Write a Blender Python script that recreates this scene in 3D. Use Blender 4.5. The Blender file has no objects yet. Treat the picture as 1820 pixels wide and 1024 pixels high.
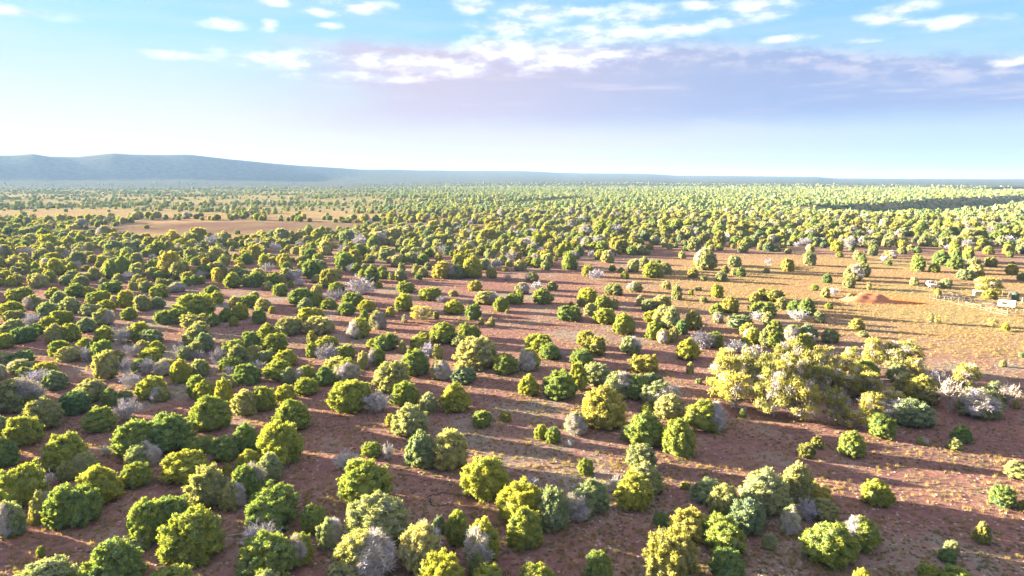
import bpy, math, random
import numpy as np
from mathutils import Vector, Matrix

# ------------------------------------------------------------------ camera
scene = bpy.context.scene
F, CX, CY, CAMH = 1214.0, 910.0, 512.0, 30.0      # focal length in photo pixels, image centre, drone height in metres
PITCH = math.atan((512.0 - 318.0) / F)
cam_d = bpy.data.cameras.new('camera')
cam_d.sensor_width = 36.0
cam_d.lens = F / 1820.0 * 36.0
cam_d.clip_start = 0.5
cam_d.clip_end = 60000.0
cam = bpy.data.objects.new('camera', cam_d)
scene.collection.objects.link(cam)
cam.location = (0, 0, CAMH)
cam.rotation_euler = (math.pi / 2 - PITCH, 0, 0)
scene.camera = cam

# ------------------------------------------------------------------ light
SUN_EL = math.radians(9.3)
SUN_AZ = math.radians(-69.0)                       # clockwise from +Y; the sun stands off to the left, a little ahead
SUN_DIR = Vector((math.sin(SUN_AZ) * math.cos(SUN_EL), math.cos(SUN_AZ) * math.cos(SUN_EL), math.sin(SUN_EL)))
EXPOSURE = 4.15
sun_d = bpy.data.lights.new('sun', 'SUN')
sun_d.energy = 4.6
sun_d.angle = math.radians(0.55)
sun_d.color = (1.0, 0.84, 0.58)
sun = bpy.data.objects.new('sun', sun_d)
scene.collection.objects.link(sun)
sun.rotation_euler = SUN_DIR.to_track_quat('Z', 'Y').to_euler()
sun.location = (-200, 80, 120)

vs = scene.view_settings
vs.view_transform = 'Standard'
vs.look = 'None'
vs.gamma = 1.0
vs.use_curve_mapping = False
vs.exposure = EXPOSURE
scene.render.engine = 'CYCLES'
scene.cycles.max_bounces = 8
scene.cycles.diffuse_bounces = 5
scene.cycles.transmission_bounces = 5
scene.cycles.volume_bounces = 0
scene.cycles.use_denoising = True


def ray(px, py):
    a, b = (px - CX) / F, (CY - py) / F
    cp, sp = math.cos(PITCH), math.sin(PITCH)
    return Vector((a, cp + b * sp, -sp + b * cp))


def G(px, py, z=0.0):
    """the place on the ground that the photograph shows at this pixel"""
    d = ray(px, py)
    t = (z - CAMH) / d.z
    return d.x * t, d.y * t


# ------------------------------------------------------------------ sky
class NT:
    """small helper for node trees"""
    def __init__(self, tree):
        self.t = tree
        tree.nodes.clear()

    def n(self, kind, **kw):
        nd = self.t.nodes.new(kind)
        for k, v in kw.items():
            if k.startswith('i_'):
                key = k[2:]
                nd.inputs[int(key) if key.isdigit() else key.replace('_', ' ')].default_value = v
            else:
                setattr(nd, k, v)
        return nd

    def l(self, a, b):
        self.t.links.new(a, b)

    def val(self, x):
        return x

    def m(self, op, a, b=None, c=None, clamp=False):
        nd = self.t.nodes.new('ShaderNodeMath')
        nd.operation = op
        nd.use_clamp = clamp
        for i, x in enumerate((a, b, c)):
            if x is None:
                continue
            if isinstance(x, (int, float)):
                nd.inputs[i].default_value = x
            else:
                self.l(x, nd.inputs[i])
        return nd.outputs[0]

    def vm(self, op, a, b=None):
        nd = self.t.nodes.new('ShaderNodeVectorMath')
        nd.operation = op
        for i, x in enumerate((a, b)):
            if x is None:
                continue
            if isinstance(x, (tuple, list)):
                nd.inputs[i].default_value = x
            else:
                self.l(x, nd.inputs[i])
        return nd.outputs['Value'] if op in ('LENGTH', 'DOT_PRODUCT') else nd.outputs[0]

    def ss(self, x, lo, hi):
        nd = self.t.nodes.new('ShaderNodeMapRange')
        nd.interpolation_type = 'SMOOTHSTEP'
        self.l(x, nd.inputs[0])
        nd.inputs[1].default_value = lo
        nd.inputs[2].default_value = hi
        return nd.outputs[0]

    def noise(self, vec, scale, detail=4.0, rough=0.55, dist=0.0):
        nd = self.t.nodes.new('ShaderNodeTexNoise')
        if vec is not None:
            self.l(vec, nd.inputs['Vector'])
        nd.inputs['Scale'].default_value = scale
        nd.inputs['Detail'].default_value = detail
        nd.inputs['Roughness'].default_value = rough
        nd.inputs['Distortion'].default_value = dist
        return nd.outputs[0]

    def mix(self, f, a, b, blend='MIX'):
        nd = self.t.nodes.new('ShaderNodeMix')
        nd.data_type = 'RGBA'
        nd.blend_type = blend
        if isinstance(f, (int, float)):
            nd.inputs[0].default_value = f
        else:
            self.l(f, nd.inputs[0])
        for i, x in ((6, a), (7, b)):
            if isinstance(x, (tuple, list)):
                nd.inputs[i].default_value = (*x[:3], 1.0)
            else:
                self.l(x, nd.inputs[i])
        return nd.outputs[2]


world = bpy.data.worlds.new('World')
scene.world = world
world.use_nodes = True
w = NT(world.node_tree)
SKY = 0.05
sky = w.n('ShaderNodeTexSky', sky_type='NISHITA', sun_disc=False)
sky.sun_elevation = SUN_EL
sky.sun_rotation = SUN_AZ
sky.air_density = 0.7
sky.dust_density = 0.2
sky.ozone_density = 3.6
sky.altitude = 1600.0
tc = w.n('ShaderNodeTexCoord')
sep = w.n('ShaderNodeSeparateXYZ')
w.l(tc.outputs['Generated'], sep.inputs[0])
az = w.m('ARCTAN2', sep.outputs[0], sep.outputs[1])
el = w.m('ARCSINE', sep.outputs[2])
comb = w.n('ShaderNodeCombineXYZ')
w.l(az, comb.inputs[0])
w.l(el, comb.inputs[1])
uv = comb.outputs[0]


def azel(px, py):
    d = ray(px, py).normalized()
    return math.atan2(d.x, d.y), math.asin(d.z)


# separate clouds: centre and half size in photo pixels
PUFFS = [(20, 20, 62, 9), (398, 42, 36, 9), (476, 46, 15, 10), (492, 4, 22, 8), (568, 22, 30, 7), (648, 13, 58, 11),
         (592, 46, 24, 5), (500, 105, 112, 14), (318, 99, 66, 7), (842, 10, 34, 12), (905, 48, 62, 18), (868, 76, 48, 14),
         (960, 24, 70, 16), (1040, 20, 40, 10), (1130, 28, 78, 18), (1205, 52, 72, 14), (1300, 40, 60, 9), (1352, 16, 62, 17),
         (1245, 10, 40, 8), (1572, 33, 40, 10), (1612, 14, 45, 9), (1690, 42, 62, 9), (1624, 42, 30, 7), (1802, 110, 26, 6),
         (700, 106, 80, 13), (790, 120, 100, 18), (980, 100, 150, 24), (900, 82, 80, 18), (1075, 60, 120, 16), (1400, 68, 40, 6), (1540, 72, 30, 5), (660, 138, 110, 8)]
dmin = None
for (x, y, rx, ry) in PUFFS:
    a0, e0 = azel(x, y)
    v = w.vm('MULTIPLY', w.vm('SUBTRACT', uv, (a0, e0, 0)), (F / rx, F / ry, 0))
    d = w.vm('LENGTH', v)
    dmin = d if dmin is None else w.m('MINIMUM', dmin, d)
stretch = w.vm('MULTIPLY', uv, (1.0, 2.6, 1.0))
n1 = w.noise(stretch, 21.0, 7.0, 0.6)
n2 = w.noise(stretch, 5.0, 5.0, 0.55)
pf = w.m('ADD', w.m('SUBTRACT', 1.25, dmin), w.m('MULTIPLY', w.m('SUBTRACT', n1, 0.5), 2.4))
puff = w.m('MULTIPLY', w.ss(pf, -0.1, 1.5), 0.88)
# denser broken cloud added overhead and round about, out of view, to brighten the shade
n3 = w.noise(stretch, 7.0, 6.0, 0.6)
hi = w.m('MULTIPLY', w.ss(n3, 0.28, 0.46), w.ss(el, 0.26, 0.42))
puff = w.m('MAXIMUM', puff, hi)
# the broad grey-lilac cloud bank, low edge ragged and flat, upper edge torn
lo_e = w.m('ADD', w.m('MULTIPLY', w.m('SUBTRACT', n2, 0.5), 0.035), el)
aA = azel(560, 200)[0]
aB = azel(1000, 200)[0]
left = w.ss(w.m('ADD', az, w.m('MULTIPLY', w.m('SUBTRACT', n2, 0.5), 0.35)), aA - 0.12, aA + 0.15)
up_edge = w.m('SUBTRACT', azel(910, 72)[1], w.m('MULTIPLY', w.ss(az, azel(1200, 0)[0], azel(1900, 0)[0]), 0.045))
up = w.m('SUBTRACT', up_edge, w.m('ADD', el, w.m('MULTIPLY', w.m('SUBTRACT', n1, 0.5), 0.03)))
bank = w.m('MULTIPLY', w.m('MULTIPLY', w.ss(lo_e, azel(910, 246)[1], azel(910, 200)[1]), w.ss(up, -0.006, 0.022)), left)
bank = w.m('MULTIPLY', bank, 0.95)
streak = w.noise(w.vm('MULTIPLY', uv, (1.0, 9.0, 1.0)), 5.0, 5.0, 0.6)
bank = w.m('MULTIPLY', bank, w.m('ADD', 0.78, w.m('MULTIPLY', streak, 0.6)), clamp=True)
# thin high veil towards the sun
veil = w.m('MULTIPLY', w.ss(streak, 0.35, 0.75), w.m('MULTIPLY', w.ss(el, 0.0, 0.05), 0.18))
K = 1.0 / (SKY * 2 ** EXPOSURE)                     # display white under this strength and exposure
rt = w.ss(az, azel(700, 0)[0], azel(1500, 0)[0])
bank_col = w.mix(rt, (0.66 * K, 0.58 * K, 0.72 * K), (0.36 * K, 0.46 * K, 0.74 * K))
edge = w.m('MULTIPLY', w.ss(up, 0.055, 0.0), w.ss(n1, 0.42, 0.62))
rib = w.m('MULTIPLY', w.ss(streak, 0.52, 0.68), 0.35)
bank_col = w.mix(w.m('MAXIMUM', w.m('MULTIPLY', edge, 0.85), rib), bank_col, (0.92 * K, 0.84 * K, 0.90 * K))
puff_col = w.mix(w.ss(n1, 0.36, 0.60), (0.78 * K, 0.84 * K, 1.15 * K), (1.5 * K, 1.45 * K, 1.5 * K))  # clouds pushed past white so they fill the shade
# sky colour compressed, most where it is brightest, then tinted cooler
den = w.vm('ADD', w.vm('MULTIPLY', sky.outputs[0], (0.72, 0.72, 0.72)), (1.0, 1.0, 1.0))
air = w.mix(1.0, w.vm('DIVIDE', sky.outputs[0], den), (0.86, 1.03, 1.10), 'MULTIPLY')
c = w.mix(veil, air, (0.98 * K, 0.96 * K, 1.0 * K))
# horizon glow painted into the sky colour all the way round: cream towards the sun, pale blue away from it
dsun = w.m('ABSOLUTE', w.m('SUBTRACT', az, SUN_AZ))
horizon_col = w.mix(w.ss(dsun, 0.65, 1.15), (0.92 * K, 0.78 * K, 0.58 * K), (0.80 * K, 0.66 * K, 0.60 * K))
horizon_col = w.mix(w.ss(dsun, 1.2, 1.85), horizon_col, (0.52 * K, 0.64 * K, 0.74 * K))
c = w.mix(w.m('MULTIPLY', w.ss(el, 0.21, 0.02), 0.92), c, horizon_col)
c = w.mix(bank, c, bank_col)
c = w.mix(puff, c, puff_col)
bg = w.n('ShaderNodeBackground')
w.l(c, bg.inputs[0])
bg.inputs[1].default_value = SKY
wo = w.n('ShaderNodeOutputWorld')
w.l(bg.outputs[0], wo.inputs[0])

# ------------------------------------------------------------------ materials
def new_mat(name):
    m = bpy.data.materials.new(name)
    m.use_nodes = True
    return m, NT(m.node_tree)


def finish(t, shader, disp=None):
    o = t.n('ShaderNodeOutputMaterial')
    t.l(shader, o.inputs[0])


def foliage(name, dark, mid, light, transl=0.34, rough=0.75, scale=1.6):
    m, t = new_mat(name)
    info = t.n('ShaderNodeObjectInfo')
    geo = t.n('ShaderNodeNewGeometry')
    n = t.noise(geo.outputs['Position'], scale, 3.0, 0.6)
    fine = t.noise(geo.outputs['Position'], scale * 9, 2.0, 0.6)
    f = t.m('ADD', t.m('MULTIPLY', t.m('SUBTRACT', n, 0.5), 1.5), t.m('MULTIPLY', t.m('SUBTRACT', fine, 0.5), 1.1))
    f = t.m('ADD', f, t.m('ADD', 0.22, t.m('MULTIPLY', info.outputs['Random'], 0.55)), clamp=True)
    c = t.mix(t.ss(f, 0.0, 0.5), dark, mid)
    c = t.mix(t.ss(f, 0.45, 1.0), c, light)
    # older, greyer sprays in patches of each crown
    old = t.noise(geo.outputs['Position'], scale * 0.42, 2.0, 0.5)
    c = t.mix(t.m('MULTIPLY', t.ss(old, 0.48, 0.72), 0.5), c, t.mix(1.0, c, (1.0, 1.02, 1.9), 'MULTIPLY'))
    b = t.n('ShaderNodeBsdfPrincipled', i_Roughness=rough)
    b.inputs['Specular IOR Level'].default_value = 0.0
    t.l(c, b.inputs['Base Color'])
    tr = t.n('ShaderNodeBsdfTranslucent')
    t.l(t.mix(1.0, c, (1.25, 1.2, 0.45), 'MULTIPLY'), tr.inputs[0])
    mx = t.n('ShaderNodeMixShader')
    mx.inputs[0].default_value = transl
    t.l(b.outputs[0], mx.inputs[1])
    t.l(tr.outputs[0], mx.inputs[2])
    finish(t, mx.outputs[0])
    return m


def plain(name, col, col2=None, rough=0.8, scale=4.0, metallic=0.0, spec=0.3, bump=0.0):
    m, t = new_mat(name)
    geo = t.n('ShaderNodeNewGeometry')
    n = t.noise(geo.outputs['Position'], scale, 4.0, 0.6)
    c = t.mix(t.ss(n, 0.3, 0.7), col, col2 or tuple(x * 0.75 for x in col))
    b = t.n('ShaderNodeBsdfPrincipled', i_Roughness=rough, i_Metallic=metallic)
    b.inputs['Specular IOR Level'].default_value = spec
    t.l(c, b.inputs['Base Color'])
    if bump:
        bp = t.n('ShaderNodeBump', i_Strength=bump)
        t.l(n, bp.inputs['Height'])
        t.l(bp.outputs[0], b.inputs['Normal'])
    finish(t, b.outputs[0])
    return m


M = {}
M['green'] = foliage('juniper_green', (0.118, 0.195, 0.092), (0.232, 0.275, 0.076), (0.365, 0.345, 0.070))
M['olive'] = foliage('juniper_olive', (0.155, 0.195, 0.115), (0.290, 0.300, 0.140), (0.410, 0.380, 0.190))
M['deep'] = foliage('juniper_deep_green', (0.085, 0.165, 0.095), (0.155, 0.230, 0.090), (0.275, 0.295, 0.078))
M['sage'] = foliage('silvery_sage_green', (0.130, 0.195, 0.130), (0.235, 0.280, 0.160), (0.350, 0.350, 0.190))
M['pine'] = foliage('pinyon_yellow_green', (0.150, 0.170, 0.080), (0.310, 0.295, 0.088), (0.440, 0.385, 0.115))
M['tips'] = foliage('dry_juniper_tips', (0.27, 0.25, 0.25), (0.39, 0.365, 0.36), (0.50, 0.47, 0.455), 0.12)
M['dead'] = foliage('bare_grey_twigs', (0.200, 0.188, 0.205), (0.300, 0.285, 0.300), (0.410, 0.395, 0.400), 0.0)
M['deadwood'] = foliage('bleached_dead_wood', (0.15, 0.125, 0.11), (0.23, 0.20, 0.175), (0.33, 0.29, 0.26), 0.0)
M['bark'] = plain('shaggy_bark', (0.16, 0.125, 0.10), (0.27, 0.23, 0.20), 0.95, 9.0)
M['grass'] = foliage('dry_straw_grass', (0.17, 0.13, 0.065), (0.27, 0.21, 0.10), (0.36, 0.285, 0.14), 0.35)
M['forb'] = foliage('grey_green_forbs', (0.09, 0.10, 0.06), (0.15, 0.16, 0.09), (0.22, 0.21, 0.13), 0.2)
M['stone'] = plain('pale_stone', (0.33, 0.27, 0.25), (0.20, 0.15, 0.14), 0.9, 3.0)


def ground_material():
    m, t = new_mat('red_soil_and_dry_grass')
    geo = t.n('ShaderNodeNewGeometry')
    P = geo.outputs['Position']
    flat = t.vm('MULTIPLY', P, (1, 1, 0.2))
    big = t.noise(flat, 0.022, 4.0, 0.6)
    midn = t.noise(flat, 0.09, 5.0, 0.65)
    fine = t.noise(flat, 1.3, 5.0, 0.7)
    grit = t.noise(flat, 5.5, 3.0, 0.7)
    soil = t.mix(t.ss(fine, 0.3, 0.7), (0.104, 0.061, 0.062), (0.190, 0.103, 0.092))
    soil = t.mix(t.ss(midn, 0.42, 0.66), soil, t.mix(t.ss(fine, 0.35, 0.65), (0.165, 0.080, 0.066), (0.240, 0.120, 0.090)))
    litter = t.mix(t.ss(grit, 0.35, 0.65), (0.100, 0.096, 0.090), (0.220, 0.198, 0.175))
    fl = t.m('ADD', t.m('MULTIPLY', t.m('SUBTRACT', big, 0.5), 2.2), t.m('MULTIPLY', t.m('SUBTRACT', midn, 0.5), 2.4))
    fl = t.m('ADD', fl, t.m('MULTIPLY', t.m('SUBTRACT', fine, 0.5), 1.6))
    col = t.mix(t.m('MULTIPLY', t.ss(fl, -0.15, 0.6), 0.9), soil, litter)
    # dry grass field on the far side, around the corral
    s = t.n('ShaderNodeSeparateXYZ')
    t.l(P, s.inputs[0])
    X, Y = s.outputs[0], s.outputs[1]
    ux = t.m('DIVIDE', t.m('SUBTRACT', X, 118.0), 92.0)
    uy = t.m('DIVIDE', t.m('SUBTRACT', Y, 190.0), 92.0)
    r2 = t.m('SQRT', t.m('ADD', t.m('MULTIPLY', ux, ux), t.m('MULTIPLY', uy, uy)))
    field = t.ss(t.m('ADD', r2, t.m('MULTIPLY', t.m('SUBTRACT', midn, 0.5), 1.0)), 1.15, 0.6)
    far = t.ss(t.m('ADD', Y, t.m('MULTIPLY', t.m('SUBTRACT', big, 0.5), 160.0)), 200.0, 420.0)
    straw = t.mix(t.ss(fine, 0.3, 0.7), (0.185, 0.135, 0.070), (0.265, 0.205, 0.100))
    straw = t.mix(t.ss(midn, 0.45, 0.7), straw, (0.180, 0.170, 0.085))
    straw = t.mix(t.ss(big, 0.42, 0.62), straw, (0.225, 0.140, 0.078))
    gf = t.m('MULTIPLY', t.m('MAXIMUM', field, t.m('MULTIPLY', far, 0.8)), t.m('ADD', 0.45, t.m('MULTIPLY', grit, 0.8)), clamp=True)
    col = t.mix(gf, col, straw)
    # greener grass on the plain farther out
    og = t.ss(t.m('ADD', Y, t.m('MULTIPLY', t.m('SUBTRACT', big, 0.5), 300.0)), 430.0, 800.0)
    col = t.mix(t.m('MULTIPLY', og, 0.75), col, t.mix(t.ss(midn, 0.4, 0.62), (0.115, 0.120, 0.058), (0.185, 0.165, 0.085)))
    # bare reddish flat in the middle distance
    cx, cy = G(470, 403)
    ux = t.m('DIVIDE', t.m('SUBTRACT', X, cx), 105.0)
    uy = t.m('DIVIDE', t.m('SUBTRACT', Y, cy), 60.0)
    r3 = t.m('SQRT', t.m('ADD', t.m('MULTIPLY', ux, ux), t.m('MULTIPLY', uy, uy)))
    bare = t.ss(t.m('ADD', r3, t.m('MULTIPLY', t.m('SUBTRACT', midn, 0.5), 0.6)), 1.2, 0.75)
    col = t.mix(bare, col, t.mix(t.ss(big, 0.35, 0.6), (0.105, 0.064, 0.054), (0.125, 0.098, 0.066)))
    # red earth scraped bare around the spoil mound
    cx, cy = G(1590, 533)
    ux = t.m('DIVIDE', t.m('SUBTRACT', X, cx), 8.5)
    uy = t.m('DIVIDE', t.m('SUBTRACT', Y, cy), 8.0)
    r4 = t.m('SQRT', t.m('ADD', t.m('MULTIPLY', ux, ux), t.m('MULTIPLY', uy, uy)))
    red = t.ss(t.m('ADD', r4, t.m('MULTIPLY', t.m('SUBTRACT', fine, 0.5), 0.7)), 1.15, 0.6)
    col = t.mix(red, col, (0.40, 0.150, 0.060))
    # woodland too far off to tell the trees apart
    wood = t.ss(Y, 1400.0, 2500.0)
    tn = t.noise(P, 0.045, 4.0, 0.7)
    wcol = t.mix(t.ss(tn, 0.38, 0.6), (0.026, 0.038, 0.026), (0.068, 0.070, 0.050))
    col = t.mix(t.m('MULTIPLY', wood, 0.92), col, wcol)
    b = t.n('ShaderNodeBsdfPrincipled', i_Roughness=0.95)
    b.inputs['Specular IOR Level'].default_value = 0.0
    t.l(col, b.inputs['Base Color'])
    bp = t.n('ShaderNodeBump', i_Strength=0.6, i_Distance=0.25)
    t.l(t.m('ADD', fine, t.m('MULTIPLY', grit, 0.35)), bp.inputs['Height'])
    t.l(bp.outputs[0], b.inputs['Normal'])
    finish(t, b.outputs[0])
    return m


M['ground'] = ground_material()

# ------------------------------------------------------------------ helpers for objects
COL = scene.collection


def tag(o, label=None, cat=None, group=None, kind=None):
    if label: o['label'] = label
    if cat: o['category'] = cat
    if group: o['group'] = group
    if kind: o['kind'] = kind
    return o


def mesh_np(name, V, Fq, mats, mi=None, smooth=None):
    """V (n,3) array, Fq list of face arrays (each (k,3) or (k,4))"""
    me = bpy.data.meshes.new(name)
    V = np.asarray(V, dtype=np.float32)
    Fq = [np.asarray(f, dtype=np.int32) for f in Fq if len(f)]
    loops = np.concatenate([f.ravel() for f in Fq])
    tot = np.concatenate([np.full(len(f), f.shape[1], np.int32) for f in Fq])
    st = np.concatenate([[0], np.cumsum(tot)[:-1]]).astype(np.int32)
    me.vertices.add(len(V))
    me.vertices.foreach_set('co', V.ravel())
    me.loops.add(len(loops))
    me.loops.foreach_set('vertex_index', loops)
    me.polygons.add(len(tot))
    me.polygons.foreach_set('loop_start', st)
    me.polygons.foreach_set('loop_total', tot)
    for m in mats:
        me.materials.append(m)
    if mi is not None:
        me.polygons.foreach_set('material_index', np.asarray(mi, np.int32))
    if smooth is not None:
        me.polygons.foreach_set('use_smooth', np.asarray(smooth, bool))
    me.update(calc_edges=True)
    return me


def link(name, me, parent=None):
    o = bpy.data.objects.new(name, me)
    COL.objects.link(o)
    if parent is not None:
        o.parent = parent
    return o


def empty(name, loc, rz=0.0):
    o = bpy.data.objects.new(name, None)
    o.empty_display_size = 0.5
    COL.objects.link(o)
    o.location = loc
    o.rotation_euler = (0, 0, rz)
    return o


# ------------------------------------------------------------------ terrain
_rs = np.random.RandomState(5)
_dirs = [(math.cos(a), math.sin(a), p) for a, p in zip(_rs.uniform(0, 6.28, 40), _rs.uniform(0, 6.28, 40))]


def wav(x, y, L, k0, n=5):
    s = 0
    for i in range(n):
        cx, sy, p = _dirs[(k0 + i) % 40]
        q = 6.2832 / (L * (0.7 + 0.25 * i))
        s = s + np.sin((x * cx + y * sy) * q + p)
    return s / n


def smst(x, a, b):
    t = np.clip((x - a) / (b - a), 0, 1)
    return t * t * (3 - 2 * t)


# skyline of the range on the left and of the low plateaus, as heights at their real distance
SKX = np.array([-900, -400, 0, 40, 75, 100, 150, 185, 215, 245, 300, 345, 420, 480, 545, 560, 640, 800, 930, 1000, 1150, 1200, 1300, 1440, 1480, 1600, 1820, 2300, 3000], float)
SKY_Y = np.array([272, 276, 278, 277.5, 275, 279.5, 280.5, 276.5, 273.5, 275.5, 277, 276.5, 285, 290, 296, 296.5, 301.5, 304, 304.5, 308, 309.5, 312.5, 313, 314.5, 317, 318.0, 318.6, 316, 318], float)
AZT = np.arctan((SKX - 910) / F)


def height(x, y):
    x = np.asarray(x, float)
    y = np.asarray(y, float)
    r = np.hypot(x, y)
    a = np.arctan2(x, y)
    z = 0.12 * wav(x, y, 45, 0) * smst(r, 20, 80)
    z = z + 2.2 * wav(x, y, 500, 7) * smst(r, 330, 900)
    # range and plateaus
    yy = np.interp(a, AZT, SKY_Y)
    rc = 4000 + 4200 * smst(a, AZT[11], AZT[20])
    r0 = 3200 - 300 * smst(a, AZT[11], AZT[20])
    H = CAMH + (318.0 - yy) / F * rc * np.cos(np.clip(a, -0.8, 0.8))
    H = np.maximum(H, 4.0)
    front = (np.abs(a) < 1.25)
    rough = 1 + 0.02 * wav(x, y, 420, 15) * smst(r, 3300, 3600) * (1 - smst(r, 0.93 * rc, rc))
    rise = 0.13 * smst(r, 2500, r0) + 0.87 * smst(r, r0, rc)
    z = z + np.where(front, H * rise * rough * (1 - 0.75 * smst(r, rc * 1.02, rc * 1.7)), 0)
    # foreground of the range: a long low spur in shade
    # canyon on the right: steep far wall with its rim at plain level
    for (p0, p1, depth, wall, width, t1) in CANYONS:
        dx, dy = p1[0] - p0[0], p1[1] - p0[1]
        Ln = math.hypot(dx, dy)
        ux, uy = dx / Ln, dy / Ln
        t = (x - p0[0]) * ux + (y - p0[1]) * uy
        s = (x - p0[0]) * uy - (y - p0[1]) * ux + 9 * wav(x, y, 260, 22)
        cut = smst(s, 0, wall) * (1 - smst(s, wall + width * 0.25, wall + width))
        z = z - depth * cut * smst(t, -0.05 * Ln, 0.33 * Ln) * (1 - smst(t, t1 * Ln, (t1 + 0.35) * Ln))
    return z


CANYONS = [(G(1385, 371), G(1830, 346.5), 40.0, 40.0, 95.0, 2.0),
           (G(760, 366), G(1010, 351), 9.0, 16.0, 60.0, 0.8),
           (G(1560, 337), G(1900, 333), 22.0, 60.0, 240.0, 1.2)]


def build_ground():
    rr = np.concatenate([[0.01], np.linspace(6, 60, 14), np.geomspace(64, 500, 80), np.geomspace(508, 2400, 130), np.geomspace(2425, 9000, 110), np.geomspace(9300, 24000, 14)])
    fine = np.linspace(-0.80, 0.80, 420)
    coarse = np.linspace(0.80, 2 * math.pi - 0.80, 92)[1:-1]
    aa = np.concatenate([fine, coarse])
    A, R = np.meshgrid(aa, rr)
    X, Y = R * np.sin(A), R * np.cos(A)
    Z = height(X, Y)
    V = np.stack([X, Y, Z], -1).reshape(-1, 3)
    nr, na = len(rr), len(aa)
    i, j = np.meshgrid(np.arange(nr - 1), np.arange(na), indexing='ij')
    j2 = (j + 1) % na
    Q = np.stack([i * na + j, (i + 1) * na + j, (i + 1) * na + j2, i * na + j2], -1).reshape(-1, 4)[:, ::-1]
    me = mesh_np('ground', V, [Q], [M['ground']], smooth=np.ones(len(Q), bool))
    o = link('ground', me)
    tag(o, 'red soil plain with dry grass running to far blue hills', 'ground', kind='structure')


build_ground()

# ------------------------------------------------------------------ plants: meshes shared by the copies
def ico(sub):
    import bmesh
    bm = bmesh.new()
    bmesh.ops.create_icosphere(bm, subdivisions=sub, radius=1.0)
    V = np.array([v.co[:] for v in bm.verts])
    T = np.array([[v.index for v in f.verts] for f in bm.faces])
    bm.free()
    return V, T


ICO1, ICO2, ICO3 = ico(1), ico(2), ico(3)


def nrm(v):
    return v / np.maximum(np.linalg.norm(v, axis=-1, keepdims=True), 1e-9)


def snoise(P, rs, freq, n=7):
    """cheap smooth noise on points, about -1..1"""
    s = np.zeros(len(P))
    for i in range(n):
        d = nrm(rs.normal(size=3)) * freq * rs.uniform(0.6, 1.5)
        s += np.sin(P @ d + rs.uniform(0, 6.28))
    return s / math.sqrt(n) * 0.8


class Acc:
    def __init__(self):
        self.V, self.F3, self.F4, self.m3, self.m4, self.s3, self.s4, self.n = [], [], [], [], [], [], [], 0

    def tri(self, V, T, mi=0, smooth=False):
        self.V.append(V); self.F3.append(T + self.n); self.m3.append(np.full(len(T), mi)); self.s3.append(np.full(len(T), smooth)); self.n += len(V)

    def quad(self, V, Q, mi=0, smooth=False):
        self.V.append(V); self.F4.append(Q + self.n); self.m4.append(np.full(len(Q), mi)); self.s4.append(np.full(len(Q), smooth)); self.n += len(V)

    def mesh(self, name, mats):
        V = np.concatenate(self.V)
        f, mi, sm = [], [], []
        if self.F3: f.append(np.concatenate(self.F3)); mi += self.m3; sm += self.s3
        if self.F4: f.append(np.concatenate(self.F4)); mi += self.m4; sm += self.s4
        return mesh_np(name, V, f, mats, np.concatenate(mi), np.concatenate(sm))


def cards(acc, rs, P, N, size, aspect, mi, up=0.6, jitter=0.7):
    """leafy sprays: small pointed quads standing out from points P with normals N"""
    n = len(P)
    tang = nrm(np.cross(N, rs.normal(size=(n, 3))))
    d = nrm(N * 0.42 + tang * 0.75 + np.array([0, 0, up * 0.8]) + rs.normal(size=(n, 3)) * jitter * 0.3)
    side = nrm(np.cross(d, N) + rs.normal(size=(n, 3)) * 0.38)
    L = size * rs.uniform(0.6, 1.35, (n, 1))
    Wd = L * aspect * rs.uniform(0.8, 1.2, (n, 1))
    a = P - d * L * 0.25
    b = P + d * L * 0.35 + side * Wd
    c_ = P + d * L
    e = P + d * L * 0.35 - side * Wd
    V = np.stack([a, b, c_, e], 1).reshape(-1, 3)
    V[:, 2] = np.maximum(V[:, 2], 0.004)
    Q = np.arange(4 * n).reshape(n, 4)
    acc.quad(V, Q, mi)


def tube(acc, pts, rad, sides, mi=0):
    """tapered stick through pts"""
    pts = np.asarray(pts, float)
    k = len(pts)
    rings = []
    for i in range(k):
        d = pts[min(i + 1, k - 1)] - pts[max(i - 1, 0)]
        d = d / max(np.linalg.norm(d), 1e-9)
        u = np.cross(d, [0.31, 0.77, 0.55]); u = u / max(np.linalg.norm(u), 1e-9)
        v = np.cross(d, u)
        for q in range(sides):
            t = 6.2832 * q / sides
            rings.append(pts[i] + (u * math.cos(t) + v * math.sin(t)) * rad[i])
    Q = []
    for i in range(k - 1):
        for q in range(sides):
            q2 = (q + 1) % sides
            Q.append((i * sides + q, i * sides + q2, (i + 1) * sides + q2, (i + 1) * sides + q))
    acc.quad(np.array(rings), np.array(Q), mi)


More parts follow.
